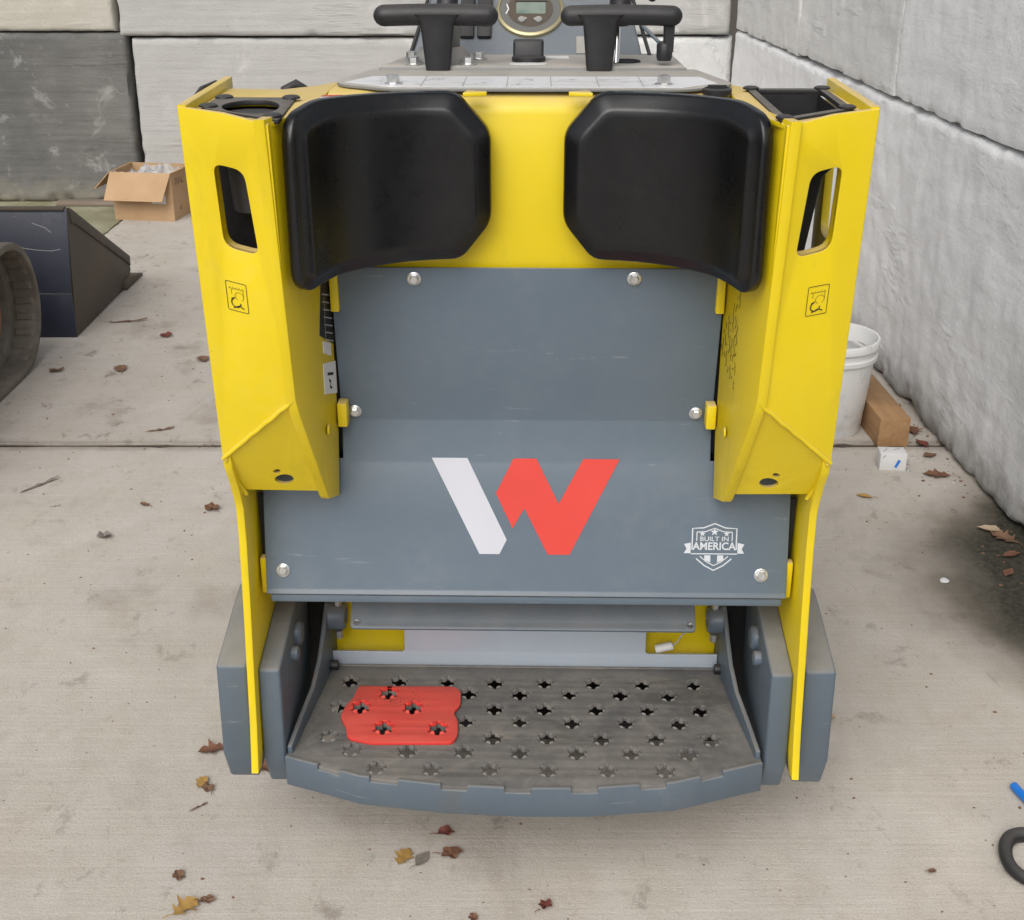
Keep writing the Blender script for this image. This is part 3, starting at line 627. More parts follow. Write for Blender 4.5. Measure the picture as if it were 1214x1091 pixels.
for k in range(9):
    y0 = .018 + .0095 * k; z = .975 - .012 * k; pts = []
    while z > .865 + .004 * k - .03:
        pts.append((y0 + rn.uniform(-.0035, .0035), z)); z -= rn.uniform(.002, .006)
        if rn.random() < .16: lines.append(pts); pts = []; z -= .004
    lines.append(pts)
ribbons('stencil_text', [l for l in lines if len(l) > 1], .0016, fsr, .0004, 'ink_brown', inn2)
def deck(a, b, c=0.): return Vector((a, b, 1.2165 + c - max(0, (-abs(a) + .398)) * .10 * max(0, min(1, -b / .1))))
st = plate('sticker', [(-.262, .000), (-.235, .004), (-.236, .062), (-.262, .056)], [], .0006, lambda u, v, w: Vector((u, v, 1.2155 + w)), 'label_white', LD, 0.)
plate('sticker_band', [(-.262, .047), (-.236, .051), (-.236, .0615), (-.2615, .0555)], [], .0003, lambda u, v, w: Vector((u, v, 1.2163 + w)), 'sticker_red', st, 0.)
plate('sticker', [(.236, -.010), (.268, -.022), (.268, .002), (.236, .012)], [], .0006, lambda u, v, w: Vector((u, v, 1.2155 + w)), 'label_white', LD, 0.)
# ---- control deck: label plate, console, dash
lp = [(-.180, .085), (.205, .085), (.262, .122), (.272, .150), (.24, .30), (-.225, .30), (-.258, .150), (-.245, .125)]
lab = plate('control_plate', fillet(lp, [.02, .02, .01, .01, .01, .01, .01, .02], 4), [], .004, lambda u, v, w: Vector((u, v, 1.2192 + w)), 'console', LD, .001)
ll = [(-.180, .094), (.200, .094), (.250, .138), (.235, .205), (-.215, .205), (-.245, .142)]
sh = plate('instruction_label', ll, [], .0006, lambda u, v, w: Vector((u, v, 1.2218 + w)), 'label_white', lab, 0.)
fl = lambda u, v, w: Vector((u, v, 1.2223 + w))
ribbons('label_divider', [[(x, .096), (x, .203)] for x in (-.140, -.085, -.028, .030, .092, .150)] + [[(-.22, .150), (-.145, .150)], [(.03, .15), (.15, .15)]], .0012, fl, 0, 'ink_grey', sh)
gl = []
for k in range(7):
    cx_ = -.19 + k * .0600
    for j in range(7):
        a_ = rn.uniform(0, 6.28); x, y = cx_ + rn.uniform(-.018, .018), rn.uniform(.11, .19); gl.append([(x, y), (x + .012 * math.cos(a_), y + .012 * math.sin(a_))])
    gl.append([(cx_ - .018, .118), (cx_ + .016, .118)]); gl.append([(cx_ - .010, .165), (cx_ + .016, .175)])
ribbons('label_print', gl, .0011, fl, .0001, 'ink_grey', sh)
for x in (-.178, .178):
    hexbolt(lab, (x, .122, 1.2220), (0, 0, 1), .0085, .011)
# console top
bm = BM(); prism(bm, [(-.215, .28), (.225, .28), (.22, .46), (-.185, .46)], 'z', 1.20, 1.2262); con = done('console', bm, 'console', LD, bev=.003)
DF = frame((0, .44, 1.2262), (1, 0, 0), (0, .75, .66))
bm = BM(); hexa(bm, [DF(-.185, -.01, -.012), DF(.175, -.01, -.012), DF(.175, -.01, 0), DF(-.185, -.01, 0), DF(-.150, .16, -.012), DF(.150, .16, -.012), DF(.150, .16, 0), DF(-.150, .16, 0)]); dash = done('dash_panel', bm, 'slate', LD, bev=.004, seg=3)
for s_ in (-1, 1):
    bm = BM(); x0, x1 = s_ * .186, s_ * .152; tube(bm, [DF(x0, -.01, .002), DF((x0 + x1) / 2, .075, .002), DF(x1, .16, .002)], .003, 8); done('dash_edge', bm, 'black', dash, smooth=80)
bm = BM(); lathe(bm, [(.053, 0), (.053, .006), (.050, .008), (.0485, .008), (.0480, .006), (.0, .006)], DF(0, .086, 0), DF(0, 0, 1) - DF(0, 0, 0), 48); gz = done('gauge', bm, 'bezel', dash)
GF = frame(DF(0, .086, .0062), (1, 0, 0), (0, .75, .66))
plate('gauge_face', ell(0, 0, .0478, .0478, 40), [], .0004, lambda u, v, w: GF(u, v, w + .0005), 'gauge_grey', gz, 0.)
plate('gauge_inner', ell(0, 0, .036, .036, 36), [], .0003, lambda u, v, w: GF(u, v, w + .0010), 'rusty_dark', gz, 0.)
plate('screen', fillet([(-.022, -.010), (.024, -.010), (.024, .014), (-.022, .014)], .002, 2), [], .0008, lambda u, v, w: GF(u, v, w + .0012), 'screen', gz, 0.)
ribbons('screen_border', [[(-.024, .015), (.026, .015)]], .003, GF, .0018, 'ink', gz)
ribbons('gauge_marks', [[(-.038, -.01), (-.034, .0), (-.037, .01)], [(-.010, -.020), (-.006, -.018)], [(.006, -.020), (.010, -.018)]], .002, GF, .0012, 'label_white', gz)
for x in (-.013, .013):
    bm = BM(); lathe(bm, [(.006, 0), (.006, .002), (.0045, .003), (0, .003)], GF(x, -.0225, .0010), GF(0, 0, 1) - GF(0, 0, 0), 20); done('gauge_button', bm, 'console', gz)
for x in (-.098, -.071):
    bm = BM(); hexa(bm, [DF(x - .011, .030, 0), DF(x + .011, .030, 0), DF(x + .011, .030, .008), DF(x - .011, .030, .008), DF(x - .011, .115, 0), DF(x + .011, .115, 0), DF(x + .011, .115, .012), DF(x - .011, .115, .012)])
    sw = done('rocker_switch', bm, 'black', dash, bev=.003); ribbons('switch_mark', [[(x - .004, .105), (x + .004, .105)]], .002, lambda u, v, w: DF(u, v, w), .0126, 'label_white', sw)
plate('warning_sticker', [(.060, .112), (.086, .112), (.086, .155), (.060, .155)], [], .0006, lambda u, v, w: DF(u, v, w + .0007), 'sticker_red', dash, 0.)
ribbons('sticker_print', [[(.064, .118), (.069, .118), (.069, .126)], [(.074, .118), (.080, .124), (.076, .128)]], .0015, DF, .0013, 'label_white', dash)
plate('grey_sticker', [(.072, .002), (.094, .002), (.094, .036), (.072, .036)], [], .0006, lambda u, v, w: DF(u, v, w + .0007), 'console', dash, 0.)
# key switch knob in the middle
bm = BM(); hexa(bm, [(-.024, .342, 1.2265), (.021, .342, 1.2265), (.021, .368, 1.2265), (-.024, .368, 1.2265), (-.024, .350, 1.256), (.021, .350, 1.256), (.021, .374, 1.256), (-.024, .374, 1.256)])
kn = done('throttle_knob', bm, 'black', LD, bev=.004, seg=3)
bm = BM(); lathe(bm, [(.025, 0), (.025, .006), (.018, .009), (0, .009)], (-.001, .352, 1.2263), seg=24); done('knob_base', bm, 'black', kn)
plate('sticker', [(.022, .385), (.060, .385), (.058, .415), (.020, .415)], [], .0006, lambda u, v, w: Vector((u, v, 1.2268 + w)), 'white_vinyl', con, 0.)
plate('sticker', ell(-.001, .312, .028, .014, 24), [], .0006, lambda u, v, w: Vector((u, v, 1.2268 + w)), 'white_vinyl', con, 0.)
# left control handle
def grip(bm, x0, x1, y, z, r):
    pts = []; rr = []
    for k in range(5):
        a_ = R(90 * k / 4); pts.append((x0 + r * (1 - math.sin(a_)) * 1.0, y, z)); rr.append(max(.002, r * math.sin(a_ if a_ > .1 else .12)))
    for k in range(1, 8): f = k / 8; pts.append((x0 + r + (x1 - x0 - 2 * r) * f, y, z + .0015 * math.sin(math.pi * f))); rr.append(r)
    for k in range(5):
        a_ = R(90 - 90 * k / 4); pts.append((x1 - r * (1 - math.sin(a_)), y, z)); rr.append(max(.002, r * math.sin(a_ if a_ > .1 else .12)))
    # order the left cap from tip inwards
    pts[:5] = [(x0 + r * (1 - math.cos(R(90 * k / 4))), y, z) for k in range(5)]; rr[:5] = [max(.002, r * math.sin(R(90 * k / 4))) for k in range(5)]
    pts[-5:] = [(x1 - r * (1 - math.cos(R(90 - 90 * k / 4))), y, z) for k in range(5)]; rr[-5:] = [max(.002, r * math.cos(R(90 * k / 4))) for k in range(5)]
    tube(bm, pts, rr, 18)
def stem(bm, x, y, zt, zb, w0, w1, d=.026):
    ring = []
    for f in (0, .06, .14, .25, .5, .8, 1.):
        z = zt + (zb - zt) * f; w = w1 + (w0 - w1) * (1 - f) + .016 * max(0, 1 - f / .16) ** 2; dd = d
        ring.append([bm.verts.new((x + a_ * w / 2, y + b_ * dd / 2, z)) for a_, b_ in ((-1, -.7), (-.8, -1), (.8, -1), (1, -.7), (1, .7), (.8, 1), (-.8, 1), (-1, .7))])
    for A, B in zip(ring, ring[1:]):
        for k in range(8): bm.faces.new([A[k], A[(k + 1) % 8], B[(k + 1) % 8], B[k]])
    bm.faces.new(ring[0][::-1]); bm.faces.new(ring[-1])
h1 = empty('control_handle', (0, 0, 0)); h1.parent = LD
bm = BM(); grip(bm, -.221, -.044, .290, 1.2945, .0148); stem(bm, -.130, .284, 1.297, 1.222, .050, .034, .024); done('grip', bm, 'black', h1, smooth=60)
bm = BM(); tube(bm, [(-.112, .35, 1.23), (-.110, .345, 1.27), (-.114, .33, 1.300)], .009, 12); lathe(bm, [(.045, 1.2265), (.043, 1.232), (.034, 1.246), (.026, 1.248), (.024, 1.240)], (-.128, .345, 0), seg=28); done('handle_boot', bm, 'console', h1, smooth=50)
bm = BM(); tube(bm, [(-.125, .36, 1.24), (-.122, .37, 1.30), (-.118, .40, 1.345)], .016, 14); done('shaft', bm, 'black', h1, smooth=60)
for x, y in ((-.167, .302), (-.088, .304), (-.176, .372), (-.076, .374)): hexbolt(h1, (x, y, 1.2265), (0, 0, 1), .0085, .010)
# right control handle with its second leg
h2 = empty('control_handle', (0, 0, 0)); h2.parent = LD
bm = BM(); grip(bm, .044, .216, .290, 1.2945, .0140); stem(bm, .100, .284, 1.297, 1.222, .050, .036, .026); done('grip', bm, 'black', h2, smooth=60)
bm = BM(); stem(bm, .199, .300, 1.295, 1.245, .016, .014, .016); lathe(bm, [(.010, -.012), (.0115, -.006), (.0115, .010), (.008, .014)], (.194, .302, 1.245), seg=16); done('handle_leg', bm, 'black', h2, smooth=50)
bm = BM(); cyl(bm, (.126, .33, 1.226), (.128, .345, 1.285), .0055, seg=14); done('chrome_rod', bm, 'chrome', h2, smooth=60)
bm = BM(); cyl(bm, (.118, .318, 1.226), (.124, .345, 1.262), .004, seg=12); done('chrome_rod', bm, 'chrome', h2, smooth=60)
bm = BM(); lathe(bm, [(.022, 1.2267), (.021, 1.2285), (.017, 1.2285), (.016, 1.2270), (0, 1.2270)], (.142, .345, 0), seg=24); done('rod_slot', bm, 'black_matte', h2)
bm = BM(); lathe(bm, [(.012, 1.276), (.020, 1.281), (.021, 1.290), (.016, 1.30), (.016, 1.34), (0, 1.345)], (.132, .350, 0), seg=20); done('joystick', bm, 'black', h2, smooth=60)
bm = BM(); tube(bm, [(.150, .44, 1.345), (.166, .43, 1.325), (.185, .45, 1.312), (.200, .47, 1.335)], .010, 12); done('cable', bm, 'black', h2, smooth=60)
bm = BM(); tube(bm, [DF(.168, .07, .012), DF(.176, .04, .016), DF(.200, .012, .012)], .003, 8); done('cable', bm, 'slate', h2, smooth=60)
# lever and hose showing behind the left wing
bm = BM(); tube(bm, [(-.424, .05, 1.195), (-.426, .06, 1.212), (-.424, .09, 1.220), (-.416, .135, 1.222), (-.412, .15, 1.19)], .0032, 8); done('lever', bm, 'black', LD, smooth=60)
bm = BM(); tube(bm, [(-.345, .19, 1.17), (-.335, .20, 1.204), (-.322, .205, 1.210), (-.308, .205, 1.202), (-.30, .21, 1.16)], .008, 10); done('hose', bm, 'black', LD, smooth=60)
# ---- lower end: counterweights, cross member, strip, platform
def weight(x0, x1, dy=0.):
    bm = BM(); prism(bm, [(.21, .418), (.17, .413), (.014 + dy, .380), (.003 + dy, .225), (.030 + dy, .163), (.24, .158), (.26, .40)], 'x', x0, x1)
    return done('counterweight', bm, 'slate_weight', LD, bev=.005, seg=3)
a = weight(-.470, -.4225, .010); both(a)
a = weight(-.4040, -.3700, 0.); a.data  # inner pair
iw2 = both(a)
for par, s_ in ((a, -1), (iw2, 1)):
    bm = BM(); lathe(bm, [(.020, 0), (.020, .006), (.016, .010), (.0, .010)], (s_ * .370, .150, .362), (-s_, 0, 0), 20); done('weight_bolt', bm, 'slate', par)
    bm = BM(); lathe(bm, [(.012, 0), (.012, .010), (.009, .012), (0, .012)], (s_ * .370, .105, .352), (-s_, 0, 0), 18); done('weight_bolt', bm, 'slate', par)
bm = BM(); box(bm, -.333, .333, .30, .315, .21, .52); done('cross_member', bm, 'yellow', LD, bev=.002)
for s_ in (-1, 1):
    bm = BM(); box(bm, *sorted((s_ * .334, s_ * .402)), .302, .316, .12, .50); done('dark_backing', bm, 'black_matte', LD)  # black plates added to darken the see-through gap between weight and rail
for s_ in (-1, 1):
    bm = BM(); prism(bm, [(s_ * .397, .455), (s_ * .36, .452), (s_ * .30, .44), (s_ * .27, .428), (s_ * .27, .415), (s_ * .31, .425), (s_ * .397, .430)], 'y', .16, .30); done('gusset', bm, 'yellow', LD, bev=.002)
SF = frame((0, .215, .312), (1, 0, 0), (0, -.12, .075))
SF = frame((0, .115, .392), (1, 0, 0), (0, .040, .029))
strip = plate('kick_strip', fillet([(-.277, 0), (.268, 0), (.268, .060), (-.277, .060)], [.008, .008, .001, .001], 3), [ell(-.267, .0095, .004, .004, 14), ell(.258, .0095, .004, .004, 14)], .006, lambda u, v, w: SF(u, v, w), 'slate', LD, .001)
for x in (-.267, .258):
    bm = BM(); lathe(bm, [(.0058, .0), (.0058, .0012), (.0042, .0012), (.0042, 0)], SF(x, .0095, .003), SF(0, 0, 1) - SF(0, 0, 0), 18); done('eyelet', bm, 'zinc', strip)
bm = BM(); box(bm, -.27, .262, .160, .215, .425, .4779); done('strip_bracket', bm, 'slate', strip, bev=.002)
# platform (foot plate) with punched star holes
PF = empty('foot_platform', (0, 0, 0)); PF.parent = LD
edge = [(-.371, -.001), (-.250, -.047), (-.12, -.066), (0, -.072), (.10, -.070), (.226, -.054), (.367, -.003)]
out = [(-.346, .266)] + [(x, y + .004) for x, y in edge] + [(.340, .266)]
out = out[::-1]
rowsx = [(.2145, [-.299, -.216, -.134, -.053, .033, .114, .198, .284]), (.182, [-.258, -.175, -.095, -.010, .074, .158, .239]), (.1395, [-.307, -.222, -.137, -.051, .031, .117, .201, .287]), (.1035, [-.265, -.180, -.095, -.009, .077, .162, .247]), (.0595, [-.311, -.224, -.137, -.051, .035, .122, .208, .295]), (.0235, [-.269, -.182, -.095, -.008, .081, .167, .256]), (-.0205, [-.227, -.141, -.052, .037, .127, .214])]
red_o = [(-.281, .192), (-.118, .193), (-.108, .178), (-.106, .140), (-.117, .118), (-.108, .097), (-.106, .059), (-.112, .038), (-.241, .035), (-.280, .047), (-.287, .078), (-.300, .105), (-.294, .138), (-.286, .155)]
def starhole(cx_, cy_, k=1., ph=0.):
    pts = []
    for i in range(6):
        a_ = ph + i * math.pi / 3
        for da, rr in ((-.15, .0178), (.15, .0178), (.26, .0134), (.79, .0130)): pts.append((cx_ + k * rr * math.cos(a_ + da) * .92, cy_ + k * rr * math.sin(a_ + da) * .98))
    return pts
def inpoly(x, y, P):
    c_ = False
    for i in range(len(P)):
        (x1, y1), (x2, y2) = P[i - 1], P[i]
        if (y1 > y) != (y2 > y) and x < (x2 - x1) * (y - y1) / (y2 - y1) + x1: c_ = not c_
    return c_
redc = [(-.228, .172), (-.269, .131), (-.184, .131), (-.226, .075), (-.139, .075)]
allh = []; under = []
for y, xs in rowsx:
    for x in xs:
        if inpoly(x, y, red_o): continue
        allh.append((x + rn.uniform(-.0012, .0012), y + rn.uniform(-.0012, .0012)))
ZP = .228
def fpl(u, v, w): return Vector((u, v, ZP - .004 + w))
tread = plate('tread_plate', out, [starhole(x, y, rn.uniform(.88, 1.06), R(30) + rn.uniform(-.12, .12)) for x, y in allh] + [starhole(x, y, 1.1, R(30)) for x, y in redc], .008, fpl, 'platform', PF, .0006)
# raised teeth around each punched hole (one shared mesh)
bm = BM()
for i in range(6):
    a_ = R(60) + i * math.pi / 3
    for r0, r1, h0, h1 in ((.0142, .0178, .0022, 0),):
        P_ = lambda r, d, z: (r * math.cos(a_ + d) * .92, r * math.sin(a_ + d) * .98, z)
        v = [bm.verts.new(q) for q in (P_(r0, -.24, -.001), P_(r0, .24, -.001), P_(r1, .28, -.0005), P_(r1, -.28, -.0005), P_(r0 + .0004, -.18, h0), P_(r0 + .0004, .18, h0))]
        for f in ((0, 1, 5, 4), (4, 5, 2, 3), (0, 4, 3), (1, 2, 5)): bm.faces.new([v[k] for k in f])
bmesh.ops.recalc_face_normals(bm, faces=bm.faces); teeth = bpy.data.meshes.new('tread_teeth'); bm.to_mesh(teeth); bm.free(); teeth.materials.append(M['platform'])
for x, y in allh:
    o = bpy.data.objects.new('tread_teeth', teeth); C.objects.link(o); o.parent = tread; o.location = (x, y, ZP); o.rotation_euler = (0, 0, rn.uniform(-.05, .05)); s_ = rn.uniform(.8, 1.1); o.scale = (1, 1, s_)
# front lip with tabs and notches
cum = [0]; 
for a_, b_ in zip(edge, edge[1:]): cum.append(cum[-1] + math.dist(a_, b_))
def lippt(s):
    for i in range(len(cum) - 1):
        if s <= cum[i + 1] + 1e-9 or i == len(cum) - 2:
            f = (s - cum[i]) / (cum[i + 1] - cum[i]); p = Vector(edge[i]).lerp(Vector(edge[i + 1]), f); d = (Vector(edge[i + 1]) - Vector(edge[i])).normalized(); return p, Vector((d.y, -d.x))
Ltot = cum[-1]; seq = []; s = 0; tabs = [(0, .058), (.096, .146), (.190, .256), (.296, .352), (.392, .452), (.492, .556), (.596, .652), (.690, Ltot)]
brk = sorted(set([0, Ltot] + [x for t_ in tabs for x in t_] + cum))
bm = BM(); prev = None; rings = []
def topz(m): return .2325 if any(a_ - 1e-6 <= m <= b_ + 1e-6 for a_, b_ in tabs) else .2235
for a_, b_ in zip(brk, brk[1:]):
    if b_ - a_ < 1e-5: continue
    z1 = topz((a_ + b_) / 2)
    for ss in (a_, b_):
        p, nrm = lippt(min(max(ss, 1e-6), Ltot)); 
        rings.append([bm.verts.new(q) for q in ((p.x, p.y, .1795), (p.x, p.y, z1), (p.x - nrm.x * .007, p.y - nrm.y * .007, z1), (p.x - nrm.x * .007, p.y - nrm.y * .007, .1795))])
for A, B in zip(rings, rings[1:]):
    for k in range(4):
        try: bm.faces.new([A[k], A[(k + 1) % 4], B[(k + 1) % 4], B[k]])
        except ValueError: pass
bm.faces.new(rings[0][::-1]); bm.faces.new(rings[-1])
done('front_lip', bm, 'slate_lip', PF, bev=.0016, seg=2, ang=40, smooth=50)
# side returns and rails
for s_ in (-1, 1):
    X = (lambda x: x) if s_ < 0 else (lambda x: -x - .004)
    prof = [(.300, .352, -.340), (.262, .352, -.343), (.225, .318, -.345), (.190, .285, -.348), (.145, .262, -.353), (.070, .2515, -.362), (.012, .2420, -.3685)]
    bm = BM(); ring = []
    for y, z, x in prof:
        ring.append([bm.verts.new((X(x) + (0 if s_ < 0 else 0), y, .205)), bm.verts.new((X(x), y, z)), bm.verts.new((X(x) - s_ * .0075 , y, z)), bm.verts.new((X(x) - s_ * .0075, y, .205))])
    for A, B in zip(ring, ring[1:]):
        for k in range(4): bm.faces.new([A[k], A[(k + 1) % 4], B[(k + 1) % 4], B[k]])
    bm.faces.new(ring[0][::-1]); bm.faces.new(ring[-1]); rail = done('side_rail', bm, 'slate_lip', PF, bev=.0015)
    bm = BM(); xa = s_ * .338; xb = s_ * .308
    lathe(bm, [(.024, 0), (.024, .026), (.021, .030), (.014, .030), (.013, .026), (0, .026)], (s_ * .338, .268, .325), (-s_, 0, 0), 28); done('pivot_boss', bm, 'slate', rail)
    for zz, dn in ((.300, -1), (.349, 1)): hexbolt(rail, (s_ * .320, .262, zz), (0, 0, dn), .0068, .014, False)
    bm = BM(); cyl(bm, (s_ * .338, .245, .240), (s_ * .322, .245, .240), .0085, seg=16); done('rubber_stop', bm, 'black', rail, bev=.002)
# upstand at the rear of the platform with two cut-outs
up = [(-.335, .224), (.330, .224), (.330, .254), (.210, .254), (.206, .258), (.206, .300), (-.210, .300), (-.210, .258), (-.214, .254), (-.335, .254)]
plate('rear_upstand', up, [], .005, lambda u, v, w: Vector((u, .268 + w + (v - .224) * .05, v)), 'galv', PF, .001)
bm = BM(); cyl(bm, (-.33, .262, .2285), (.325, .262, .2285), .0025, seg=8); done('weld_bead', bm, 'platform', PF)
# red insert lying in the tread
ro = fillet(red_o, [.008, .010, .008, .010, .009, .010, .008, .010, .008, .010, .006, .010, .006, .006], 4)
redp = plate('red_insert', ro[::-1], [starhole(x, y, 1.08, R(30)) for x, y in redc], .0062, lambda u, v, w: Vector((u, v, .2312 + w)), 'red_mat', PF, .0014); tag(redp, 'red rubber insert set into the left half of the tread')
bm = BM()
for i in range(6):
    a_ = R(60) + i * math.pi / 3; P_ = lambda r, d, z: (r * math.cos(a_ + d) * .85, r * math.sin(a_ + d) * .92, z)
    v = [bm.verts.new(q) for q in (P_(.0156, -.24, -.001), P_(.0156, .24, -.001), P_(.0215, .22, -.0004), P_(.0215, -.22, -.0004), P_(.0159, -.18, .0026), P_(.0159, .18, .0026))]
    for f in ((0, 1, 5, 4), (4, 5, 2, 3), (0, 4, 3), (1, 2, 5)): bm.faces.new([v[k] for k in f])
bmesh.ops.recalc_face_normals(bm, faces=bm.faces); rt = bpy.data.meshes.new('insert_teeth'); bm.to_mesh(rt); bm.free(); rt.materials.append(M['red_mat'])
for x, y in redc:
    o = bpy.data.objects.new('insert_teeth', rt); C.objects.link(o); o.parent = redp; o.location = (x, y, .2343)
bm = BM()
for k in range(60):
    x, y = rn.gauss(-.212, .020), rn.gauss(.150, .009); r_ = rn.uniform(.0005, .0014); lathe(bm, [(r_, 0), (r_ * .7, r_ * .35), (0, r_ * .4)], (x, y, .2344), seg=5)
tag(done('dirt_crumbs', bm, 'soil', redp), kind='stuff')
# retaining pin on its wire at the right cut-out
pin = empty('retaining_pin', (0, 0, 0)); pin.parent = LD
bm = BM(); cyl(bm, (.222, .262, .268), (.252, .262, .276), .0075, seg=14); done('pin_sleeve', bm, 'white_vinyl', pin, bev=.002)
bm = BM(); tube(bm, [(.250, .258, .277), (.256, .235, .300), (.258, .200, .335), (.262, .150, .375), (.258, .122, .402)], .0013, 6); done('pin_wire', bm, 'zinc', pin)
bm = BM(); box(bm, -.335, .335, .250, .50, .085, .125); done('belly_plate', bm, 'black_matte', LD, bev=.004)
# ---- machine ahead of the operator station (kept low behind the console)
bm = BM(); prism(bm, [(-.30, .42), (.30, .42), (.33, .55), (.33, 1.25), (.22, 1.42), (-.22, 1.42), (-.33, 1.25), (-.33, .55)], 'z', .34, 1.06); done('engine_hood', bm, 'slate', LD, bev=.02, seg=3)
bm = BM(); box(bm, -.285, .285, .152, .43, .53, 1.13); done('bulkhead', bm, 'black_matte', LD)
for s_ in (-1, 1):
    bm = BM(); n = 40; prof = []
    for k in range(n):
        a_ = 2 * math.pi * k / n; cx_ = 1.25 if math.cos(a_) > 0 else .58
        prof.append((cx_ + .19 * math.cos(a_), .19 + .19 * math.sin(a_)))
    prism(bm, prof, 'x', s_ * .25, s_ * .455); done('track', bm, 'rubber', LD, bev=.01)

# ================================================================== OTHER THINGS
# ---- neighbouring loader at the left edge: its right track, and the bucket in front of it
NB = tag(empty('track_loader', (-1.80, 3.4, 0)), 'dark rubber track of another loader cut by the left picture edge', 'loader')
def oval(r0, rr, ya=-.55, yb=.565, zc=.225, n=20, sk=.0):
    p = []
    for k in range(n + 1): a_ = R(-90 + 180 * k / n); p.append((yb + r0 * math.cos(a_) * .97, zc + r0 * math.sin(a_)))
    for k in range(n + 1): a_ = R(90 + 180 * k / n); p.append((ya + r0 * math.cos(a_), zc + r0 * math.sin(a_)))
    return p
o1, o2 = oval(.222, 0), oval(.196, 0); bm = BM(); n = len(o1)
rr = []
for pl, x in ((o1, 0.0), (o1, .19), (o2, .19), (o2, 0.0)): rr.append([bm.verts.new((x, y, z)) for y, z in pl])
for A, B in zip(rr, rr[1:] + rr[:1]):
    for k in range(n): bm.faces.new([A[k], A[(k + 1) % n], B[(k + 1) % n], B[k]])
trk = done('track', bm, 'rubber', NB, bev=.007, seg=2)
bm = BM(); rr = []; o3 = oval(.168, 0)
for pl, x in ((o2, .105), (o3, .095), (o3, .055), (o2, .045)): rr.append([bm.verts.new((x, y * 1.0, z)) for y, z in pl])
for A, B in zip(rr, rr[1:]):
    for k in range(n): bm.faces.new([A[k], A[(k + 1) % n], B[(k + 1) % n], B[k]])
done('track_guide', bm, 'rubber', trk)
lug = bpy.data.meshes.new('track_lug'); bm = BM(); hexa(bm, [(.11, -.014, 0), (.175, -.012, 0), (.175, .012, 0), (.11, .014, 0), (.115, -.010, .005), (.165, -.008, .004), (.165, .008, .004), (.115, .010, .005)]); bmesh.ops.recalc_face_normals(bm, faces=bm.faces); bm.to_mesh(lug); bm.free(); lug.materials.append(M['rubber'])
for k in range(10):
    a_ = R(-70 + 16 * k); o = bpy.data.objects.new('track_lug', lug); C.objects.link(o); o.parent = trk; o.location = (0, .565 + .195 * math.cos(a_) * .97, .225 + .195 * math.sin(a_)); o.rotation_euler = (a_ + R(90), 0, 0)
for y in (.50, .10, -.45):
    bm = BM(); lathe(bm, [(.13, .0), (.14, .015), (.14, .045), (.10, .055), (.06, .035), (.0, .04)], (.06, y, .225), (1, 0, 0), 32); done('track_wheel', bm, 'orange_steel', NB)
bm = BM(); box(bm, .02, .09, -.5, .45, .14, .30); done('track_frame', bm, 'orange_steel', NB, bev=.01)
bm = BM(); prism(bm, [(-.75, .25), (.35, .25), (.50, .55), (.35, .95), (-.75, 1.1)], 'x', -.62, -.06); done('chassis', bm, 'rusty_dark', NB, bev=.02)
bk = tag(empty('loader_bucket', (-1.575, 4.378, 0)), 'empty steel loader bucket with navy back and scuffed dark side', 'bucket')
bw = .95
sidep = [(0, .003), (.62, .016), (.69, .030), (.724, .055), (.712, .112), (.118, .437), (.088, .452), (.075, .452)]
bm = BM(); prism(bm, sidep, 'x', -.008, 0); sd = done('side_panel', bm, 'rusty_dark', bk, bev=.0015)
bm = BM(); prism(bm, [(.088, .4525), (.118, .4375), (.716, .114), (.712, .075), (.675, .100), (.13, .385), (.095, .395)], 'x', .0005, .006); done('edge_doubler', bm, 'rusty_dark', sd, bev=.001)
bm = BM(); prism(bm, sidep, 'x', -bw - .008, -bw); done('side_panel', bm, 'rusty_dark', bk, bev=.0015)
bm = BM(); prism(bm, [(.001, .165), (.073, .451), (.080, .450), (.008, .163)], 'x', -bw, -.0005); done('back_panel', bm, 'navy', bk, bev=.001)
bm = BM(); prism(bm, [(-.004, .002), (.0, .160), (.007, .160), (.010, .010), (.63, .022), (.63, .012)], 'x', -bw, -.0005); done('floor_panel', bm, 'navy', bk, bev=.001)
bm = BM(); prism(bm, [(.60, .004), (.83, .004), (.842, .010), (.66, .042), (.60, .036)], 'x', -bw - .02, .014); done('cutting_edge', bm, 'rusty_dark', bk, bev=.002)
bm = BM(); prism(bm, [(.064, .446), (.098, .446), (.098, .456), (.064, .456)], 'x', -bw, -.0085); done('top_rail', bm, 'rusty_dark', bk, bev=.002)
ribbons('scratch', [[(-.05, .372), (-.07, .388), (-.10, .398), (-.115, .404)], [(-.02, .315), (-.05, .309), (-.1, .312), (-.15, .318), (-.18, .331), (-.21, .338)]], .0016, lambda a_, b_, c_: Vector((a_ - .01, .001 + (b_ - .165) * .252 - .0008, b_)), 0, 'ink_grey', bk)
# ---- cardboard box
cb = tag(empty('cardboard_box', (-1.80, 6.35, 0), R(-8)), 'open cardboard box with folded-out flaps standing against the far wall', 'box')
x, y, h = .155, .13, .235; th = .004
for nm, a_ in (('box_side', (-x, x, -y, -y + th)), ('box_side', (-x, x, y - th, y)), ('box_side', (-x, -x + th, -y + th, y - th)), ('box_side', (x - th, x, -y + th, y - th))):
    bm = BM(); box(bm, *a_, .003, h); done(nm, bm, 'cardboard', cb)
bm = BM(); box(bm, -x, x, -y, y, 0, .003); done('box_bottom', bm, 'cardboard', cb)
def flap(p, q, d, th=.004):
    p, q, d = Vector(p), Vector(q), Vector(d); nn = (q - p).cross(d).normalized() * th; bm = BM()
    hexa(bm, [p, q, q + d - (q - p) * .02, p + d + (q - p) * .02, p + nn, q + nn, q + d + nn - (q - p) * .02, p + d + nn + (q - p) * .02]); return done('box_flap', bm, 'cardboard', cb)
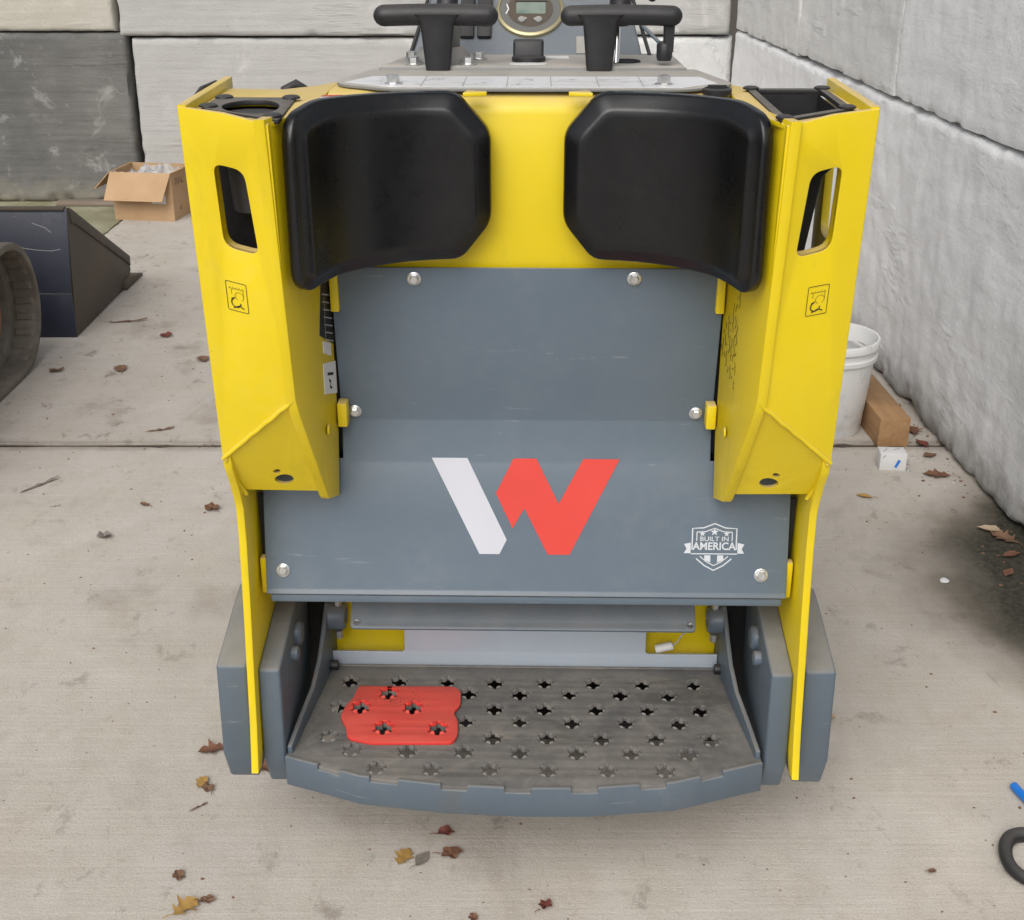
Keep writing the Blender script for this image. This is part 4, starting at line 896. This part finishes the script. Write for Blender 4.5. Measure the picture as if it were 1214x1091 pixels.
flap((-x, -y - .001, h + .001), (x, -y - .001, h + .001), (-.02, -.075, -.125))
flap((-x - .001, -y, h), (-x - .001, y, h), (-.085, -.01, -.085))
flap((x + .001, y, h), (x + .001, -y, h), (.07, -.01, .03))
flap((x, y + .001, h), (-x, y + .001, h), (.0, .11, -.030))
bm = BM(); box(bm, .045, .118, -y - .0012, -y - .0002, .085, .130); done('paper_label', bm, 'label_white', cb)
fbx = lambda a_, b_, c_: Vector((x + .0006 + c_, a_, b_))
ribbons('box_print', [[(-.08, .17), (-.08, .20), (-.06, .20), (-.06, .17)], [(-.045, .17), (-.03, .20), (-.015, .17)], [(0, .2), (0, .17), (.02, .17)], [(-.05, .05), (-.03, .06), (-.03, .04), (-.05, .05)]], .006, fbx, 0, 'ink', cb)
bm = BM(); G = 26; gr = []
for i in range(G):
    row = []
    for j in range(G):
        a_, b_ = -x * .98 + 2 * x * .98 * i / (G - 1), -y * .95 + 2 * y * .95 * j / (G - 1)
        zz = h - .04 + .040 * math.exp(-((a_ - .03) ** 2 + b_ ** 2) / .008) + .05 * noise.fractal(Vector((a_ * 16, b_ * 16, 2)), 1, 2, 4); row.append(bm.verts.new((a_, b_, zz)))
    gr.append(row)
for i in range(G - 1):
    for j in range(G - 1): bm.faces.new([gr[i][j], gr[i + 1][j], gr[i + 1][j + 1], gr[i][j + 1]])
pf = done('plastic_sheet', bm, 'plastic_film', None, smooth=20); pf.location = cb.location; pf.rotation_euler = cb.rotation_euler; tag(pf, 'crumpled clear plastic film stuffed into the cardboard box', 'plastic film')
bm = BM(); box(bm, -.22, .22, -.035, .035, 0, .022); pk = done('wood_plank', bm, 'wood_grey', None, bev=.003, loc=(-2.15, 6.58, 0)); tag(pk, 'short weathered grey board lying at the wall left of the cardboard box', 'board')
# ---- white pail
pl = tag(empty('plastic_pail', (.932, 3.53, 0)), 'white plastic pail half hidden behind the loader beside the timber', 'pail')
bm = BM(); lathe(bm, [(.104, .004), (.108, 0), (.112, .008), (.130, .225), (.138, .228), (.139, .240), (.132, .243), (.133, .262), (.141, .265), (.142, .282), (.139, .288), (.134, .288), (.132, .28), (.126, .20), (.0, .195)], seg=48); done('pail_body', bm, 'pail', pl, smooth=50)
bm = BM(); lathe(bm, [(.1255, .232), (.10, .238), (.06, .245), (0, .24)], seg=24)
for v in bm.verts: v.co.z += .012 * noise.noise(v.co * 30); 
done('pail_contents', bm, 'wall_damp' if 'wall_damp' in M else 'block_grey', pl)
bm = BM()
for k in range(24):
    a_ = rn.uniform(0, 6.28); r_ = rn.uniform(.02, .11); c_ = Vector((r_ * math.cos(a_), r_ * math.sin(a_), .253)); b_ = rn.uniform(0, 6.28); d_ = Vector((math.cos(b_), math.sin(b_), rn.uniform(-.2, .3))) * rn.uniform(.01, .025); e_ = Vector((-d_.y, d_.x, rn.uniform(-.004, .01))) * .4
    bm.faces.new([bm.verts.new(q) for q in (c_ - d_, c_ + e_, c_ + d_, c_ - e_)])
tag(done('leaf_litter', bm, 'leaf_red', pl), kind='stuff')
# ---- timber and carton
bm = BM(); box(bm, -.0445, .0445, 0, .95, 0, .089); tm = done('timber_post', bm, 'wood', None, bev=.003, loc=(1.100, 3.365, .0)); tm.rotation_euler = (0, 0, R(2.0)); tag(tm, 'sawn square timber lying along the foot of the right wall', 'timber')
ct = tag(empty('small_carton', (1.056, 3.225, 0), R(-4)), 'small white carton with blue print in front of the timber end', 'carton')
bm = BM(); box(bm, -.036, .036, -.026, .026, 0, .050); cbd = done('carton_body', bm, 'label_white', ct, bev=.0015)
plate('carton_print', [(.004, .012), (.010, .008), (.020, .030), (.013, .034)], [], .0003, lambda u, v, w: Vector((u, -.0266 - w, v)), 'blue_plastic', cbd, 0.)
ribbons('carton_print', [[(-.026, -.010), (-.012, .012)], [(.005, .004), (.024, .016)]], .0035, lambda a_, b_, c_: Vector((a_, b_, .0505)), 0, 'ink_grey', cbd)
ribbons('carton_print', [[(-.030, .038), (-.022, .046)]], .003, lambda a_, b_, c_: Vector((a_, -.0265, b_)), 0, 'ink_grey', cbd)
# ---- tool at the lower right corner
bm = BM(); n = 48; pts = []
for k in range(n):
    a_ = 2 * math.pi * k / n; pts.append((.048 * math.cos(a_) * (1 + .05 * math.sin(2 * a_)), .060 * math.sin(a_), .012 + .001 * math.sin(3 * a_)))
tube(bm, pts, [.0105 + .0022 * max(0, math.sin(2 * math.pi * k / n)) for k in range(n)], 14, closed=True)
rg = done('rubber_ring', bm, 'black', None, smooth=70, loc=(.856, 1.628, 0)); tag(rg, 'black rubber ring on the concrete at the lower right corner', 'ring')
bm = BM(); tube(bm, [(.889, 1.820, .009), (.893, 1.80, .009), (.915, 1.715, .010), (.925, 1.66, .024)], .0075, 14); rd = done('blue_rod', bm, 'blue_plastic', None, smooth=70); tag(rd, 'bright blue rod running out of the picture at the lower right', 'rod')
# ---- fallen leaves
def leaf(kind, px, py, size, rz, mat, label, curl=.4, stem_=True, seed=0, z=.002):
    rs = random.Random(seed * 13 + 5); half = []
    if kind == 'lobed':
        prof = [(0, .02), (.10, .10), (.22, .34), (.27, .17), (.40, .24), (.55, .46), (.60, .20), (.74, .30), (.86, .13), (1, 0)]
    elif kind == 'oval': prof = [(0, .01), (.12, .13), (.3, .24), (.5, .27), (.7, .21), (.88, .09), (1, 0)]
    elif kind == 'twig': prof = [(0, .01), (.2, .045), (.4, .03), (.5, .09), (.62, .03), (.8, .06), (1, .01)]
    else: prof = [(0, .05), (.15, .25), (.4, .34), (.6, .28), (.8, .30), (1, .08)]
    prof = [(a_, b_ * rs.uniform(.8, 1.2)) for a_, b_ in prof]; size *= .86; bm = BM(); rows = []
    for a_, b_ in prof:
        row = []
        for k in range(-2, 3):
            x_ = (a_ - .5) * size; f = k / 2; y_ = f * b_ * size * (1 if f > 0 else rs.uniform(.75, 1.15))
            zz = size * curl * (.32 * f * f * b_ * 2 + .35 * (a_ - .45) ** 2 + .10 * noise.noise(Vector((a_ * 4, f * 3, seed)))) + .03 * size * abs(noise.noise(Vector((a_ * 9, f * 5, seed + 4)))); row.append(bm.verts.new((x_, y_, max(0, zz))))
        rows.append(row)
    for A, B in zip(rows, rows[1:]):
        for k in range(4): bm.faces.new([A[k], A[k + 1], B[k + 1], B[k]])
    if kind == 'crumple':
        bm.free(); bm = BM(); K = 22; ringv = []; cen = bm.verts.new((0, 0, size * .04 * curl)); ph = rs.uniform(0, 6)
        for f in (.35, .7, 1.):
            rv = []
            for k in range(K):
                a_ = 2 * math.pi * k / K; lob = .62 + .38 * abs(math.cos(2.5 * a_ + ph)) ** .8 * rs.uniform(.8, 1.15)
                r_ = size * .52 * (lob if f == 1. else .62 + .2 * (lob - .62)) * f; zz = size * curl * (.30 * f * f * (.5 + .9 * noise.noise(Vector((math.cos(a_) * 1.6, math.sin(a_) * 1.6, seed * 3.1)))) + .22 * abs(noise.noise(Vector((r_ * 190, a_ * 2.2, seed)))))
                rv.append(bm.verts.new((r_ * math.cos(a_), r_ * math.sin(a_) * .78, max(0, zz))))
            ringv.append(rv)
        for k in range(K): bm.faces.new([cen, ringv[0][k], ringv[0][(k + 1) % K]])
        for A, B in zip(ringv, ringv[1:]):
            for k in range(K): bm.faces.new([A[k], B[k], B[(k + 1) % K], A[(k + 1) % K]])
    if stem_ and kind != 'twig' and seed % 3 != 1: tube(bm, [(-.5 * size, 0, .003), (-.68 * size, .03 * size, .006), (-.86 * size, .12 * size, .003)], .0007, 5)
    bmesh.ops.recalc_face_normals(bm, faces=bm.faces)
    o = done('fallen_leaf', bm, mat, None, smooth=50, loc=(px, py, z)); o.rotation_euler = (rs.uniform(-.08, .08), rs.uniform(-.08, .08), rz)
    return tag(o, label, 'leaf', 'fallen leaves on the concrete')
LV = [
 ('crumple', -.112, 1.702, .035, .3, 'leaf_red', 'dark red curled leaf with long stem in front of the platform', .9),
 ('lobed', -.178, 1.645, .050, 1.2, 'leaf_ochre', 'ochre lobed leaf in the cluster in front of the platform', .4),
 ('oval', -.147, 1.640, .048, 1.1, 'leaf_grey', 'grey oval leaf in the cluster in front of the platform', .3),
 ('crumple', -.100, 1.652, .042, .2, 'leaf_rust', 'crumpled rust leaf, rightmost of the cluster in front of the platform', .7),
 ('lobed', -.553, 1.838, .038, 1.3, 'leaf_ochre', 'small orange leaf on the floor left of the left counterweight', .6),
 ('crumple', -.540, 1.822, .032, 2.2, 'leaf_brown', 'small brown leaf beside the orange one left of the left counterweight', .6),
 ('lobed', -.556, 1.932, .060, 3.5, 'leaf_rust', 'brown lobed leaf just left of the left counterweight', .6),
 ('crumple', -.452, 1.880, .050, 2.8, 'leaf_rust', 'rust leaf peeping out under the left counterweight', .4),
 ('lobed', -.510, 1.530, .055, .9, 'leaf_ochre', 'yellow-brown leaf at the bottom left edge of the picture', .6),
 ('crumple', -.480, 1.545, .030, .2, 'leaf_brown', 'little brown leaf tucked beside the yellow-brown one at bottom left', .8),
 ('crumple', -.538, 1.600, .030, 1.9, 'leaf_brown', 'small brown leaf just above the bottom left corner leaves', .7),
 ('twig', -.545, 1.770, .045, .8, 'leaf_brown', 'thin curled brown leaf below the orange leaf at left', .4),
 ('crumple', -.778, 2.952, .055, 2.4, 'leaf_rust', 'rust-coloured curled leaf on the floor left of the loader post', .9),
 ('twig', -1.275, 3.100, .14, .9, 'leaf_grey', 'grey shrivelled leaf near the floor joint at far left', .3),
 ('crumple', -1.010, 2.795, .050, 2.5, 'leaf_grey', 'folded grey leaf in the middle of the left floor', .8),
 ('oval', -.960, 2.980, .040, 2.6, 'leaf_brown', 'small flat brown leaf between grey folded and rust leaves', .3),
 ('twig', -1.190, 2.970, .035, .3, 'leaf_brown', 'tiny brown twig-like leaf on the left floor', .3),
 ('crumple', .052, 1.532, .032, .9, 'leaf_red', 'dark red leaf at the bottom edge in the middle', 1.),
 ('crumple', -.060, 1.508, .022, 1.9, 'leaf_rust', 'leaf crumb cut by the bottom edge left of the middle', .8),
 ('crumple', .612, 2.033, .034, .1, 'leaf_tan', 'tan shred beside the right counterweight', .6),
 ('oval', .933, 3.030, .050, 2.8, 'leaf_ochre', 'small ochre leaf left of the white carton', .5),
 ('lobed', 1.165, 3.165, .085, 2.9, 'leaf_rust', 'reddish brown lobed leaf by the right wall beside the carton', .4),
 ('oval', 1.195, 2.830, .075, 2.7, 'leaf_tan', 'pale tan leaf, uppermost of those at the right wall', .6),
 ('lobed', 1.215, 2.790, .080, 2.3, 'leaf_brown', 'brown leaf below the pale tan one at the right wall', .5),
 ('oval', 1.205, 2.700, .060, .4, 'leaf_rust', 'rust leaf on the dark damp patch at the right wall', .5),
 ('oval', 1.165, 2.610, .050, .9, 'leaf_rust', 'rust leaf lowest on the dark damp patch at the right wall', .6),
 ('oval', 1.190, 3.385, .070, 1.8, 'leaf_red', 'dark red leaf between timber end and right wall', .6),
 ('lobed', 1.195, 3.480, .080, 1.4, 'leaf_rust', 'rust leaf farther back between timber and right wall', .6),
 ('oval', 1.190, 3.300, .060, .5, 'leaf_brown', 'brown leaf just in front of the timber end', .4),
 ('crumple', 1.180, 3.60, .070, 1.0, 'leaf_red', 'dark red leaf deepest behind the timber at the wall', .7),
 ('twig', -1.050, 3.490, .10, .4, 'leaf_brown', 'thin brown leaf beyond the floor joint at left', .4),
 ('crumple', -1.530, 4.010, .06, .3, 'leaf_brown', 'brown leaf on the floor right of the rubber track', .6),
 ('twig', -1.44, 4.56, .16, .2, 'leaf_brown', 'shredded brown leaf next to the bucket cutting edge', .4),
 ('crumple', -1.255, 4.385, .06, .8, 'leaf_red', 'dark leaf in the middle of the far left floor', .7),
 ('lobed', -1.065, 4.130, .08, 2.0, 'leaf_brown', 'brown leaf close to the left post on the far slab', .4),
 ('lobed', -1.32, 4.03, .08, 2.0, 'leaf_brown', 'grey-brown leaf in front of the dark leaf on the far slab', .4),
 ('crumple', .682, 1.610, .018, .4, 'leaf_brown', 'small brown crumb of leaf at lower right', .8),
]
for i, l in enumerate(LV): leaf(l[0], l[1], l[2], l[3], l[4], l[5], l[6], l[7], seed=i)
bm = BM(); lathe(bm, [(.007, 0), (.0095, .003), (.0075, .006), (.0, .0075)], seg=12)
for v in bm.verts: v.co.x *= 1.25; v.co += Vector((1, 1, .3)) * .003 * noise.noise(v.co * 90)
pb = done('pebble', bm, 'label_white', None, loc=(1.003, 2.573, .0)); tag(pb, 'single white pebble on the right floor near the damp patch', 'pebble')
# crumbs of concrete, grit and leaf bits: uncountable
bm = BM(); rg_ = random.Random(77)
def crumb(x_, y_, r_):
    vs = [bm.verts.new((x_ + r_ * rg_.uniform(.5, 1.2) * math.cos(a_), y_ + r_ * rg_.uniform(.5, 1.2) * math.sin(a_), 0)) for a_ in (0, 1.3, 2.6, 3.9, 5.2)]; t_ = bm.verts.new((x_ + r_ * .2, y_, r_ * rg_.uniform(.4, .9)))
    for k in range(5): bm.faces.new([vs[k], vs[(k + 1) % 5], t_])
for k in range(1500):
    y_ = rg_.uniform(1.45, 5.6); crumb(rg_.uniform(-1.9, 1.15), y_, (abs(rg_.gauss(0, .0017)) + .0009) * (.75 + .2 * y_ / 2))
for k in range(160):
    y_ = rg_.uniform(2.5, 4.4); crumb(1.115 + .038 * (6.65 - y_) - abs(rg_.gauss(0, .06)) - .01, y_, abs(rg_.gauss(0, .003)) + .0012)
for k in range(120): crumb(rg_.uniform(-1.9, 1.2), 3.38 + rg_.gauss(0, .012), abs(rg_.gauss(0, .002)) + .001)
tag(done('floor_grit', bm, 'leaf_brown', None), 'scattered grit and leaf crumbs over the concrete floor', 'grit', kind='stuff')
bm = BM()
for k in range(22):
    y_ = rg_.uniform(3.05, 3.36); crumb(rg_.uniform(1.09, 1.20), y_, abs(rg_.gauss(0, .0035)) + .0015)
tag(done('concrete_chips', bm, 'block_pale', None), 'pale concrete chips strewn in front of the timber at the right wall', 'chips', kind='stuff')
